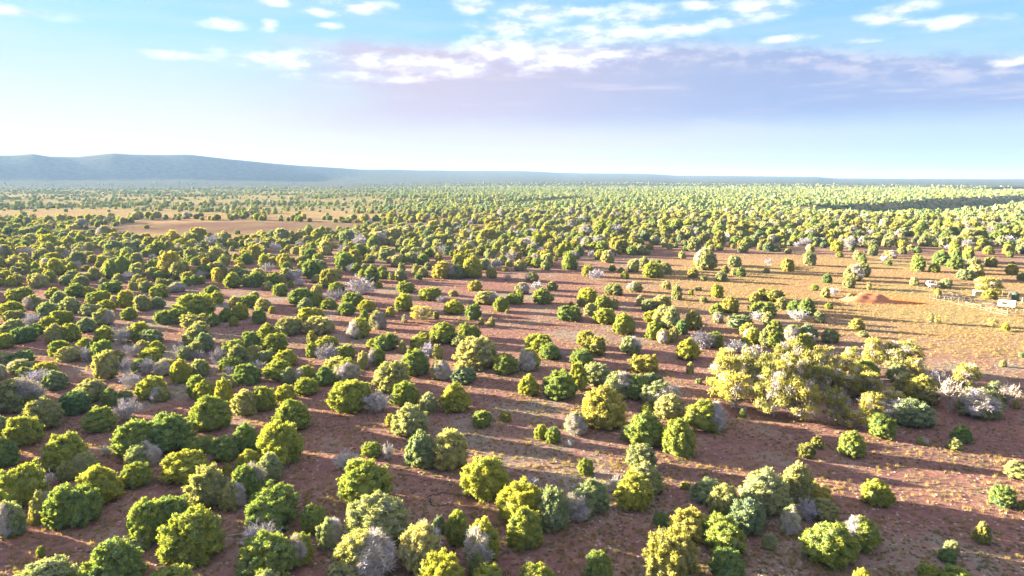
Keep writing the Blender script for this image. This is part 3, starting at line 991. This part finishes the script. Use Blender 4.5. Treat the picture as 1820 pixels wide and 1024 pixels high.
def to_px(x, y, z=0.0):
    dz = z - CAMH
    dep = y * CP - dz * SP
    return CX + F * x / dep, CY - F * (y * SP + dz * CP) / dep


# trees per square metre as the photograph shows it, by region of the plain
CLEAR = [[(120, 413), (260, 392), (420, 391), (660, 397), (705, 404), (570, 415), (440, 424), (250, 427)],
         [(690, 402), (790, 396), (800, 402), (700, 412)]]
def density(x, y):
    px, py = to_px(x, y)
    n = wav(x, y, 130, 3, 6) * 0.9 + wav(x, y, 40, 11, 6) * 0.8
    rho = np.full(len(x), 0.030)
    # belt in front of the clearing, and far right: nearly closed
    rho = np.where((py > 412) & (py < 470), 0.038, rho)
    rho = np.where((py > 440) & (px < 560), 0.040, rho)
    rho = np.where((py > 470) & (px >= 560), 0.022, rho)
    # open pasture around the corral
    open_ = smst(px, 780, 1150) * smst(py, 425, 455)
    rho = rho * (1 - 0.72 * open_)
    rho = np.where((px > 1330) & (py > 450), 0.011, rho)
    rho = np.where((px > 1330) & (py > 476), 0.0035, rho)
    rho = np.where((px > 1330) & (px < 1850) & (py > 502), 0.0, rho)
    rho = np.where((px > 640) & (px <= 1400) & (py > 440) & (py < 470), rho * 0.8, rho)
    # grassy plain on the left beyond the clearing
    lf = (1 - smst(px, 600, 900)) * (1 - smst(py, 388, 397))
    rho = rho * (1 - lf) + lf * 0.0080 * np.clip(0.55 + 1.7 * n, 0.06, 2.6)
    strip = (py < 333) & (px < 480)
    rho = np.where(strip, 0.0045, rho)
    rho = rho * np.clip(1 + 0.75 * n, 0.15, 1.8)
    band = wav(x * 0.22, y, 190, 17, 6)
    rho = rho * np.where(py < 400, np.clip(0.85 + 1.1 * band, 0.08, 1.5), 1.0)
    rho = np.where(height(x, y) < -7, 0.055, rho)
    for p in CLEAR:
        rho = np.where(inpoly(px, py, p), 0.00025, rho)
    return rho


def sample(rmin, rmax, rho_max, half=0.80, thin=1.0):
    area = half * (rmax ** 2 - rmin ** 2)
    n = int(area * rho_max)
    r = np.sqrt(rs.uniform(rmin ** 2, rmax ** 2, n))
    a = rs.uniform(-half, half, n)
    x, y = r * np.sin(a), r * np.cos(a)
    k = rs.uniform(0, rho_max, n) < density(x, y) * thin
    return x[k], y[k]


def reject(x, y, w, min_f=0.62, near_list=None):
    """drop points that crowd each other"""
    cell = {}
    out = np.ones(len(x), bool)
    for (qx, qy, qw) in near_list or []:
        cell.setdefault((int(qx // 8), int(qy // 8)), []).append((qx, qy, qw))
    for i in range(len(x)):
        cx, cy = int(x[i] // 8), int(y[i] // 8)
        ok = True
        for dx in (-1, 0, 1):
            for dy in (-1, 0, 1):
                for (qx, qy, qw) in cell.get((cx + dx, cy + dy), ()):
                    if (qx - x[i]) ** 2 + (qy - y[i]) ** 2 < (min_f * (qw + w[i]) / 2) ** 2:
                        ok = False
                        break
                if not ok: break
            if not ok: break
        out[i] = ok
        if ok:
            cell.setdefault((cx, cy), []).append((x[i], y[i], w[i]))
    return out


known = [(r['x'], r['y'], r['W']) for r in recs]
x, y = sample(70, 620, 0.072)
px, py = to_px(x, y)
# behind the last plants set out one by one; off to the sides the wood simply goes on
front = np.where(px < -30, 2000, np.where(px > 1850, 640, np.where(px < 660, 512, np.where(px < 1330, 500, 503))))
ok = py < front
x, y = x[ok], y[ok]
wd = np.clip(rs.lognormal(math.log(3.45), 0.32, len(x)), 2.2, 7.5)
ok = reject(x, y, wd, 0.66, known)
x, y, wd = x[ok], y[ok], wd[ok]
isd = rs.uniform(size=len(x)) < np.clip(0.07 + 0.10 * wav(x, y, 90, 21), 0.01, 0.3)


def spread(name, coll, nk, x, y, wd, ratio, label, cat, dz=-0.08):
    n = len(x)
    P = np.stack([x, y, height(x, y) + dz], 1)
    S = np.stack([wd, wd * rs.uniform(0.75, 1.2, n), wd * ratio], 1)
    R = np.stack([np.zeros(n), np.zeros(n), rs.uniform(0, 6.28, n)], 1)
    return scatter(name, coll, P, S, R, rs.randint(0, nk, n), label, cat)


g = ~isd
xe = np.concatenate([x[g], [r['x'] for r in EXTRA]])
ye = np.concatenate([y[g], [r['y'] for r in EXTRA]])
we = np.concatenate([wd[g], [r['W'] for r in EXTRA]])
re_ = np.concatenate([rs.uniform(0.72, 1.02, int(g.sum())), [r['H'] / r['W'] for r in EXTRA]])
spread('juniper_woodland', wood_c, len(kinds_near), xe, ye, we, re_, 'juniper woodland thickening across the middle distance', 'woodland')
d_ = isd
spread('dead_shrub_scatter', dead_c, 4, x[d_], y[d_], wd[d_] * 0.95, rs.uniform(0.7, 0.95, int(d_.sum())), 'pale leafless shrubs scattered through the middle distance woodland', 'dead shrubs')
x, y = sample(620, 3000, 0.058, 0.74, 1.0)
r_ = np.hypot(x, y)
k = rs.uniform(size=len(x)) < np.clip(900 / r_, 0.10, 1.0) * (1 - 0.93 * smst(r_, 1900, 2900))
x, y, r_ = x[k], y[k], r_[k]
wd = np.clip(rs.lognormal(math.log(3.5), 0.3, len(x)), 2.4, 8.5) * (1 + 0.4 * smst(r_, 900, 3000))
spread('far_woodland', far_c, 6, x, y, wd, rs.uniform(0.62, 0.9, len(x)), 'far juniper woodland dotting the plain up to the hills', 'woodland')
N_FAR = len(x)


# grass tufts, forbs and stones on the near ground
def tuft(seed, n=26, h=1.0, wdt=0.05):
    r2 = np.random.RandomState(seed)
    a = Acc()
    b = np.stack([r2.normal(size=n) * 0.22, r2.normal(size=n) * 0.22, np.zeros(n)], 1)
    tip = b + np.stack([r2.normal(size=n) * 0.32, r2.normal(size=n) * 0.32, r2.uniform(0.5, 1.0, n) * h], 1)
    sd = nrm(np.stack([r2.normal(size=n), r2.normal(size=n), np.zeros(n)], 1)) * wdt
    V = np.stack([b - sd, b + sd, tip], 1).reshape(-1, 3)
    a.tri(V, np.arange(3 * n).reshape(n, 3), 0)
    return a


tuft_c = bpy.data.collections.new('tuft_kinds')
for i in range(4):
    proto('kind_%02d' % i, tuft(300 + i).mesh('grass_tuft', [M['grass']]), tuft_c)
forb_c = bpy.data.collections.new('forb_kinds')
for i in range(3):
    proto('kind_%02d' % i, tuft(310 + i, 34, 0.7, 0.07).mesh('forb_clump', [M['forb']]), forb_c)
stone_c = bpy.data.collections.new('stone_kinds')
for i in range(4):
    r2 = np.random.RandomState(330 + i)
    V, T = ICO1
    P = V * (1 + 0.3 * snoise(V, r2, 2.0)[:, None]) * [0.5, 0.38, 0.22]
    a = Acc(); a.tri(P, T, 0)
    proto('kind_%02d' % i, a.mesh('stone', [M['stone']]), stone_c)


def carpet(n, rmin, rmax, p):
    r = rmin * (rmax / rmin) ** rs.uniform(0, 1, n)
    a = rs.uniform(-0.78, 0.78, n)
    x, y = r * np.sin(a), r * np.cos(a)
    k = rs.uniform(size=n) < p(x, y)
    return x[k], y[k]


def field_mask(x, y):
    r = np.hypot((x - 118) / 92, (y - 190) / 92) + 0.18 * wav(x, y, 30, 2)
    return smst(r, 1.2, 0.6)


def p_grass(x, y):
    return np.clip(0.17 + 0.85 * field_mask(x, y) + 0.20 * wav(x, y, 14, 30) + 0.18 * wav(x, y, 5, 33), 0.02, 1)


def p_forb(x, y):
    return np.clip(0.30 + 0.45 * wav(x, y, 22, 25) + 0.3 * wav(x, y, 6, 28) - 0.25 * field_mask(x, y), 0.01, 1)


def cover(name, coll, nk, x, y, lo, hi, flat, label, cat):
    n = len(x)
    s = rs.uniform(lo, hi, n)
    P = np.stack([x, y, height(x, y) - 0.01], 1)
    S = np.stack([s, s, s * flat], 1)
    R = np.stack([np.zeros(n), np.zeros(n), rs.uniform(0, 6.28, n)], 1)
    scatter(name, coll, P, S, R, rs.randint(0, nk, n), label, cat)


x, y = carpet(120000, 42, 330, p_grass)
cover('grass_tufts', tuft_c, 4, x, y, 0.16, 0.42, 1.0, 'dry straw-coloured grass tufts on the red soil', 'grass')
x, y = carpet(90000, 42, 240, p_forb)
cover('low_forbs', forb_c, 3, x, y, 0.12, 0.34, 0.8, 'low grey-green weeds and litter between the junipers', 'weeds')
x, y = carpet(26000, 42, 200, lambda x, y: np.clip(0.35 + 0.5 * wav(x, y, 18, 36), 0.03, 1))
cover('loose_stones', stone_c, 4, x, y, 0.08, 0.34, 1.0, 'small pale stones lying loose on the red soil', 'stones')

# ------------------------------------------------------------------ the homestead by the corral, the spoil mound, small finds
import bmesh

M['white_paint'] = plain('weathered_white_paint', (0.50, 0.49, 0.46), (0.40, 0.38, 0.35), 0.45, 2.0)
M['cream'] = plain('cream_sheet_metal', (0.42, 0.38, 0.28), (0.34, 0.30, 0.22), 0.6, 1.5)
M['glass'] = plain('dark_window_glass', (0.03, 0.035, 0.04), (0.05, 0.055, 0.06), 0.08, 2.0, spec=0.6)
M['rubber'] = plain('tyre_rubber', (0.025, 0.025, 0.027), None, 0.9, 6.0)
M['steel'] = plain('dull_steel', (0.38, 0.38, 0.39), (0.28, 0.26, 0.25), 0.4, 5.0, metallic=0.8)
M['tank'] = plain('dark_green_tank_plastic', (0.045, 0.075, 0.055), (0.06, 0.095, 0.07), 0.5, 2.0)
M['tarp'] = plain('faded_blue_tarp_and_shade', (0.32, 0.46, 0.60), (0.42, 0.52, 0.62), 0.7, 2.5)  # also the painted shade on the trailer's end
M['log'] = plain('sun_bleached_log', (0.23, 0.185, 0.14), (0.16, 0.13, 0.10), 0.9, 4.0)
M['greylog'] = plain('grey_weathered_wood', (0.22, 0.20, 0.19), (0.14, 0.125, 0.12), 0.9, 4.0)
M['red_light'] = plain('red_lamp_lens', (0.35, 0.03, 0.02), None, 0.3, 3.0)
M['spoil'] = plain('red_spoil_earth', (0.34, 0.135, 0.065), (0.25, 0.10, 0.055), 0.95, 0.9, bump=0.5)
M['char_and_shade'] = plain('charred_wood_and_shade', (0.035, 0.030, 0.032), (0.075, 0.065, 0.065), 0.95, 6.0)  # also the dark panel for the shed's shaded inside


def bmesh_obj(name, bm, mat, parent=None):
    me = bpy.data.meshes.new(name)
    bm.to_mesh(me)
    bm.free()
    me.materials.append(mat)
    return link(name, me, parent)


def box(name, parent, c_, s, mat, bev=0.02, rz=0.0, taper=None):
    bm = bmesh.new()
    bmesh.ops.create_cube(bm, size=1.0)
    for v in bm.verts:
        v.co = Vector((v.co.x * s[0], v.co.y * s[1], v.co.z * s[2]))
        if taper and v.co.z > 0:
            v.co.x *= taper[0]
            v.co.y *= taper[1]
    if bev:
        bmesh.ops.bevel(bm, geom=bm.edges[:], offset=bev, segments=2, affect='EDGES')
    bmesh.ops.rotate(bm, verts=bm.verts, matrix=Matrix.Rotation(rz, 3, 'Z'))
    bmesh.ops.translate(bm, verts=bm.verts, vec=c_)
    return bmesh_obj(name, bm, mat, parent)


def cyl(name, parent, p0, p1, r0, r1, mat, seg=12):
    bm = bmesh.new()
    d = Vector(p1) - Vector(p0)
    bmesh.ops.create_cone(bm, cap_ends=True, segments=seg, radius1=r0, radius2=r1, depth=d.length)
    bmesh.ops.rotate(bm, verts=bm.verts, matrix=d.to_track_quat('Z', 'Y').to_matrix())
    bmesh.ops.translate(bm, verts=bm.verts, vec=(Vector(p0) + Vector(p1)) / 2)
    return bmesh_obj(name, bm, mat, parent)


def gz(x, y):
    return float(height(x, y))


def wheel(parent, c_, r, wd):
    t = cyl('wheel', parent, (c_[0] - wd / 2, c_[1], c_[2]), (c_[0] + wd / 2, c_[1], c_[2]), r, r, M['rubber'], 18)
    cyl('rim', t, (c_[0] - wd / 2 - 0.01, c_[1], c_[2]), (c_[0] + wd / 2 + 0.01, c_[1], c_[2]), r * 0.6, r * 0.6, M['steel'], 14)
    return t


# pickup seen from behind
x, y = G(1659, 513)
p = empty('pickup_truck', (x, y, gz(x, y)), -0.25)
tag(p, 'white pickup truck with a roof rack parked in the pasture', 'pickup')
W_ = M['white_paint']
box('chassis', p, (0, 2.3, 0.50), (1.5, 4.6, 0.16), M['rubber'], 0.03)
box('bed', p, (0, 1.0, 0.86), (1.86, 2.0, 0.55), W_, 0.06)
box('bonnet', p, (0, 4.25, 0.86), (1.84, 1.35, 0.52), W_, 0.10)
cab = box('cab', p, (0, 2.85, 1.25), (1.84, 1.60, 1.15), W_, 0.12, taper=(0.86, 0.80))
box('rear_window', cab, (0, 2.11, 1.52), (1.25, 0.05, 0.40), M['glass'], 0.01)
box('side_window', cab, (-0.83, 2.9, 1.50), (0.05, 1.0, 0.38), M['glass'], 0.01)
box('side_window', cab, (0.83, 2.9, 1.50), (0.05, 1.0, 0.38), M['glass'], 0.01)
box('windscreen', cab, (0, 3.58, 1.50), (1.3, 0.05, 0.42), M['glass'], 0.01)
tg = box('tailgate', p, (0, -0.03, 0.86), (1.70, 0.06, 0.50), W_, 0.02)
box('handle', tg, (0, -0.07, 0.98), (0.22, 0.03, 0.06), M['rubber'], 0.005)
box('bumper', p, (0, -0.14, 0.52), (1.80, 0.14, 0.17), M['steel'], 0.03)
box('front_bumper', p, (0, 5.0, 0.55), (1.80, 0.14, 0.2), M['steel'], 0.03)
for s in (-1, 1):
    box('tail_light', p, (s * 0.85, -0.07, 0.92), (0.12, 0.05, 0.30), M['red_light'], 0.01)
    for yy in (0.95, 4.1):
        wheel(p, (s * 0.84, yy, 0.38), 0.38, 0.24)
    cyl('rack_post', p, (s * 0.82, 0.25, 1.12), (s * 0.72, 0.25, 2.15), 0.03, 0.03, W_, 8)
cyl('rack_bar', p, (-0.74, 0.25, 2.13), (0.74, 0.25, 2.13), 0.035, 0.035, W_, 8)

# camper trailer at the edge of the corral: pale side in the sun, shade on the end painted blue
x, y = G(1789, 548)
p = empty('camper_trailer', (x, y, gz(x, y)), 0.9)
tag(p, 'cream camper trailer standing inside the corral beside the dark tank', 'trailer')
box('body', p, (0, 0, 1.12), (1.9, 3.6, 1.45), M['cream'], 0.18)
box('roof', p, (0, 0, 1.87), (1.7, 3.4, 0.10), M['white_paint'], 0.04)
box('shade_blue_panel', p, (0, -1.815, 1.15), (1.55, 0.04, 1.1), M['tarp'], 0.01)  # blue sheet stands in for shade on the end wall
box('window', p, (-0.96, 0.5, 1.3), (0.04, 0.9, 0.45), M['glass'], 0.01)
box('window', p, (0, -1.85, 1.35), (0.8, 0.03, 0.4), M['glass'], 0.01)
d = box('door', p, (0.965, 0.6, 1.05), (0.04, 0.62, 1.25), M['white_paint'], 0.01)
box('handle', d, (0.995, 0.38, 1.05), (0.03, 0.05, 0.12), M['steel'], 0.005)
for s in (-1, 1):
    wheel(p, (s * 0.78, 0.1, 0.33), 0.33, 0.2)
cyl('drawbar', p, (0, 1.8, 0.45), (0, 2.7, 0.42), 0.05, 0.04, M['steel'], 8)
cyl('jack', p, (0, 2.6, 0.0), (0, 2.6, 0.55), 0.035, 0.035, M['steel'], 8)

# water tank
x, y = G(1804, 534)
p = empty('water_tank', (x, y, gz(x, y)))
tag(p, 'dark green upright water tank with a domed lid near the corral', 'water tank')
cyl('body', p, (0, 0, 0), (0, 0, 1.75), 0.82, 0.82, M['tank'], 28)
cyl('dome', p, (0, 0, 1.75), (0, 0, 2.05), 0.82, 0.28, M['tank'], 28)
cyl('lid', p, (0, 0, 2.05), (0, 0, 2.15), 0.26, 0.26, M['rubber'], 18)
for k in range(4):
    cyl('rib', p, (0, 0, 0.3 + k * 0.4), (0, 0, 0.36 + k * 0.4), 0.85, 0.85, M['tank'], 28)
cyl('outlet_pipe', p, (-0.8, -0.2, 0.15), (-1.1, -0.3, 0.15), 0.05, 0.05, M['steel'], 8)

# blue tarp shelter behind the tank
x, y = G(1793, 529)
p = empty('tarp_shelter', (x, y, gz(x, y)), 0.15)
tag(p, 'low shelter roofed with a faded blue tarp behind the trailer', 'shelter')
for sx in (-1, 1):
    for sy in (-1, 1):
        cyl('post', p, (sx * 1.1, sy * 0.9, 0), (sx * 1.1, sy * 0.9, 1.75 if sx < 0 else 1.45), 0.05, 0.05, M['greylog'], 8)
bm = bmesh.new()
gr = [[bm.verts.new((-1.3 + 2.6 * i / 6, -1.1 + 2.2 * j / 5, 1.80 - 0.32 * i / 6 - 0.10 * math.sin(math.pi * i / 6) * math.sin(math.pi * j / 5))) for j in range(6)] for i in range(7)]
for i in range(6):
    for j in range(5):
        bm.faces.new((gr[i][j], gr[i + 1][j], gr[i + 1][j + 1], gr[i][j + 1]))
bmesh.ops.solidify(bm, geom=bm.faces[:], thickness=0.02)
bmesh_obj('roof_sheet', bm, M['tarp'], p)

# small cream shed
x, y = G(1738, 525)
p = empty('cream_shed', (x, y, gz(x, y)), -0.3)
tag(p, 'small cream shed with a dark open end behind the brush heap', 'shed')
box('wall', p, (0, 0, 0.55), (2.0, 1.7, 1.1), M['cream'], 0.02)
bm = bmesh.new()
vv = [bm.verts.new(q) for q in ((-1.1, -0.98, 1.10), (1.1, -0.98, 1.10), (1.1, 0, 1.5), (-1.1, 0, 1.5), (1.1, 0.98, 1.10), (-1.1, 0.98, 1.10))]
bm.faces.new((vv[0], vv[1], vv[2], vv[3]))
bm.faces.new((vv[3], vv[2], vv[4], vv[5]))
bm.faces.new((vv[0], vv[3], vv[5]))
bm.faces.new((vv[1], vv[4], vv[2]))
bmesh_obj('roof', bm, M['cream'], p)
box('dark_opening_panel', p, (1.004, 0, 0.5), (0.03, 1.1, 0.9), M['char_and_shade'], 0.005)  # dark panel stands in for the shaded inside of the shed

# corral fence of posts and poles
FP = [(1652, 530), (1664, 532.5), (1678, 535), (1690, 537.5), (1703, 541), (1716, 544), (1729, 547), (1742, 550), (1752, 552.5), (1761, 554.5), (1770, 556.5), (1780, 559), (1790, 561.5), (1804, 562), (1818, 563), (1836, 564)]
p0 = G(*FP[7])
p = empty('corral_fence', (p0[0], p0[1], gz(*p0)))
tag(p, 'pole and post corral fence running along the pasture edge', 'fence')
rf = random.Random(3)
pp = []
for (a, b) in FP:
    gx, gy = G(a, b)
    pp.append((gx - p0[0], gy - p0[1], gz(gx, gy) - gz(*p0)))
for i, (a, b, c_) in enumerate(pp):
    h = rf.uniform(1.15, 1.6) if i < 12 else rf.uniform(1.5, 1.9)
    cyl('post', p, (a, b, c_ - 0.1), (a + rf.uniform(-.06, .06), b + rf.uniform(-.06, .06), c_ + h), 0.06, 0.05, M['log'], 8)
for i in range(len(pp) - 1):
    for h in (0.12, 0.62, 1.02):
        if h > 0.2 and (i < 5 or rf.random() < 0.3):
            continue
        a, b = Vector(pp[i]), Vector(pp[i + 1])
        cyl('rail', p, a + Vector((-0.05, -0.1, h + rf.uniform(-.04, .04))), b + Vector((0.05, -0.1, h + rf.uniform(-.08, .06))), 0.042, 0.035, M['log'], 7)


def heap(px, py, n, L, name, label, cat, mat, seed, spread_=1.6, hmax=0.5):
    rr = random.Random(seed)
    x, y = G(px, py)
    p = empty(name, (x, y, gz(x, y)), rr.uniform(-0.3, 0.3))
    tag(p, label, cat)
    for k in range(n):
        a = rr.gauss(0.0, 0.45)
        l2 = L * rr.uniform(0.4, 1.0) / 2
        cx_, cy_ = rr.gauss(0, spread_), rr.gauss(0, spread_ * 0.8)
        z = rr.uniform(0.05, hmax) * math.exp(-(cx_ ** 2 + cy_ ** 2) / (2 * spread_ ** 2))
        z2 = max(0.05, z + rr.uniform(-0.15, 0.25))
        cyl('log', p, (cx_ - l2 * math.cos(a), cy_ - l2 * math.sin(a), z + 0.05), (cx_ + l2 * math.cos(a), cy_ + l2 * math.sin(a), z2 + 0.03), rr.uniform(0.05, 0.09), rr.uniform(0.03, 0.05), mat, 6)


heap(1684, 530, 26, 3.6, 'log_heap', 'grey log heap just inside the fence, nearest the mound', 'log heap', M['greylog'], 5, 2.2, 0.7)
heap(1711, 534, 26, 3.2, 'log_heap', 'grey log heap inside the fence, middle one', 'log heap', M['greylog'], 6, 1.9, 0.8)
heap(1743, 538, 24, 2.8, 'log_heap', 'grey log heap inside the fence beside the trailer', 'log heap', M['greylog'], 7, 1.6, 0.7)
heap(1722, 507, 16, 4.5, 'pole_stack', 'pale poles lying in the pasture behind the cream shed', 'pole stack', M['log'], 8, 1.8, 0.4)
heap(1690, 521, 14, 2.5, 'brush_pile', 'tan brush pile in front of the white pickup', 'brush pile', M['greylog'], 9, 1.6, 0.4)
heap(1612, 516, 14, 2.4, 'brush_pile', 'low tan brush pile behind the red mound', 'brush pile', M['greylog'], 10, 2.0, 0.3)
heap(1655, 472, 20, 4.0, 'brush_pile', 'large tan brush pile far out in the pasture', 'brush pile', M['log'], 11, 2.2, 1.0)
heap(1422, 478, 16, 4.5, 'charred_heap', 'blackened log heap lying in the pasture', 'log heap', M['char_and_shade'], 12, 2.4, 0.7)
heap(1762, 545, 18, 2.4, 'log_heap', 'grey log heap between the fence and the trailer', 'log heap', M['greylog'], 14, 1.3, 0.5)
heap(1700, 527, 18, 3.0, 'brush_pile', 'grey brush pile behind the log heaps', 'brush pile', M['greylog'], 15, 1.8, 0.6)
heap(1806, 551, 12, 2.6, 'plank_pile', 'loose brown planks piled below the trailer', 'plank pile', M['log'], 13, 1.1, 0.4)
x, y = G(1817, 541)
p = empty('leaning_board', (x, y, gz(x, y)), 0.3)
tag(p, 'pale board leaning upright beside the dark tank', 'board')
box('board', p, (0, 0, 0.85), (0.35, 0.05, 1.75), M['white_paint'], 0.01)
cyl('prop', p, (0, 0.7, 0), (0, 0.05, 1.2), 0.04, 0.04, M['log'], 7)


# spoil mound of red earth
def mound():
    x, y = G(1552, 539)
    n, m_ = 44, 26
    V, Q = [], []
    r2 = np.random.RandomState(3)
    for j in range(m_):
        for i in range(n):
            a, b = -1 + 2 * i / (n - 1), -1 + 2 * j / (m_ - 1)
            X, Y = a * 6.2, b * 3.4
            h = 1.6 * math.exp(-(a / 0.62) ** 4) * max(0.0, 1 - b * b) ** 1.3
            h += 0.25 * math.exp(-((a - 0.55) / 0.3) ** 2 - ((b - 0.2) / 0.4) ** 2)
            edge = max(0.0, 1 - a * a) * max(0.0, 1 - b * b)
            h = h * min(1, edge * 4) + 0.12 * math.sin(X * 2.1 + Y) * math.sin(Y * 2.7) * edge - 0.12
            V.append((X, Y, h))
    for j in range(m_ - 1):
        for i in range(n - 1):
            Q.append((j * n + i, j * n + i + 1, (j + 1) * n + i + 1, (j + 1) * n + i))
    o = link('earth_mound', mesh_np('earth_mound', np.array(V), [np.array(Q)], [M['spoil']], smooth=np.ones(len(Q), bool)))
    o.location = (x, y + 3.5, gz(x, y + 3.5))
    o.rotation_euler = (0, 0, -0.25)
    o.scale = (1.25, 1.25, 1.25)
    tag(o, 'mound of bare red earth heaped in the dry pasture', 'mound')


mound()

# ring of charred wood on the near ground
x, y = G(790, 888)
p = empty('burnt_ring', (x, y, gz(x, y)))
tag(p, 'ring of blackened wood left from a fire on bare ground', 'burnt ring')
rf = random.Random(8)
for k in range(20):
    a = 0.5 + 5.0 * k / 20
    R_ = rf.uniform(1.1, 1.5)
    c_ = Vector((R_ * 1.15 * math.cos(a), R_ * math.sin(a), 0.04))
    d = Vector((-math.sin(a + rf.uniform(-.5, .5)), math.cos(a), 0)) * rf.uniform(0.12, 0.3)
    cyl('charred_stick', p, c_ - d, c_ + d + Vector((0, 0, rf.uniform(0, .08))), rf.uniform(0.04, 0.09), 0.03, M['char_and_shade'], 6)

# fallen dead branches
for i, (px, py, L, a, lab) in enumerate([(745, 975, 1.9, -0.6, 'thin fallen branch between the two dry-tipped junipers at the lower middle'), (418, 952, 1.2, 0.4, 'short pale stick on the ground right of the large round juniper'),
                                         (303, 975, 1.6, 1.1, 'crooked grey branch lying at the lower left'), (1090, 872, 1.3, 0.2, 'short grey branch on the ground near the centre')]):
    x, y = G(px, py)
    rr = random.Random(20 + i)
    acc = Acc()
    pts = [np.array((L * (t - 0.5), 0.08 * math.sin(3 * t + i), 0.06)) for t in np.linspace(0, 1, 5)]
    tube(acc, pts, [0.05, 0.045, 0.04, 0.03, 0.015], 6)
    for k in range(4):
        b = pts[1 + k % 3]
        tube(acc, [b, b + np.array((rr.uniform(.1, .3), rr.uniform(-.3, .3), rr.uniform(0, .2)))], [0.022, 0.008], 4)
    o = link('fallen_branch', acc.mesh('fallen_branch', [M['dead']]))
    o.location = (x, y, gz(x, y))
    o.rotation_euler = (0, 0, a)
    tag(o, lab, 'branch')

# ------------------------------------------------------------------ the air: far things fade to blue
def build_haze():
    R_, z0, z1 = 24500.0, -48.0, 225.0
    V = [(-R_, -R_, z0), (R_, -R_, z0), (R_, R_, z0), (-R_, R_, z0), (-R_, -R_, z1), (R_, -R_, z1), (R_, R_, z1), (-R_, R_, z1)]
    Q = [(0, 3, 2, 1), (4, 5, 6, 7), (0, 1, 5, 4), (1, 2, 6, 5), (2, 3, 7, 6), (3, 0, 4, 7)]
    m = bpy.data.materials.new('pale_blue_air')
    m.use_nodes = True
    t = NT(m.node_tree)
    v = t.n('ShaderNodeVolumePrincipled')
    v.inputs['Color'].default_value = (0.17, 0.29, 0.54, 1)
    v.inputs['Density'].default_value = HAZE
    v.inputs['Anisotropy'].default_value = 0.1
    o = t.n('ShaderNodeOutputMaterial')
    t.l(v.outputs[0], o.inputs['Volume'])
    ob = link('haze', mesh_np('haze', np.array(V), [np.array(Q)], [m]))
    tag(ob, 'pale blue haze filling the air towards the hills', 'haze', kind='stuff')


HAZE = 7.0e-5
build_haze()
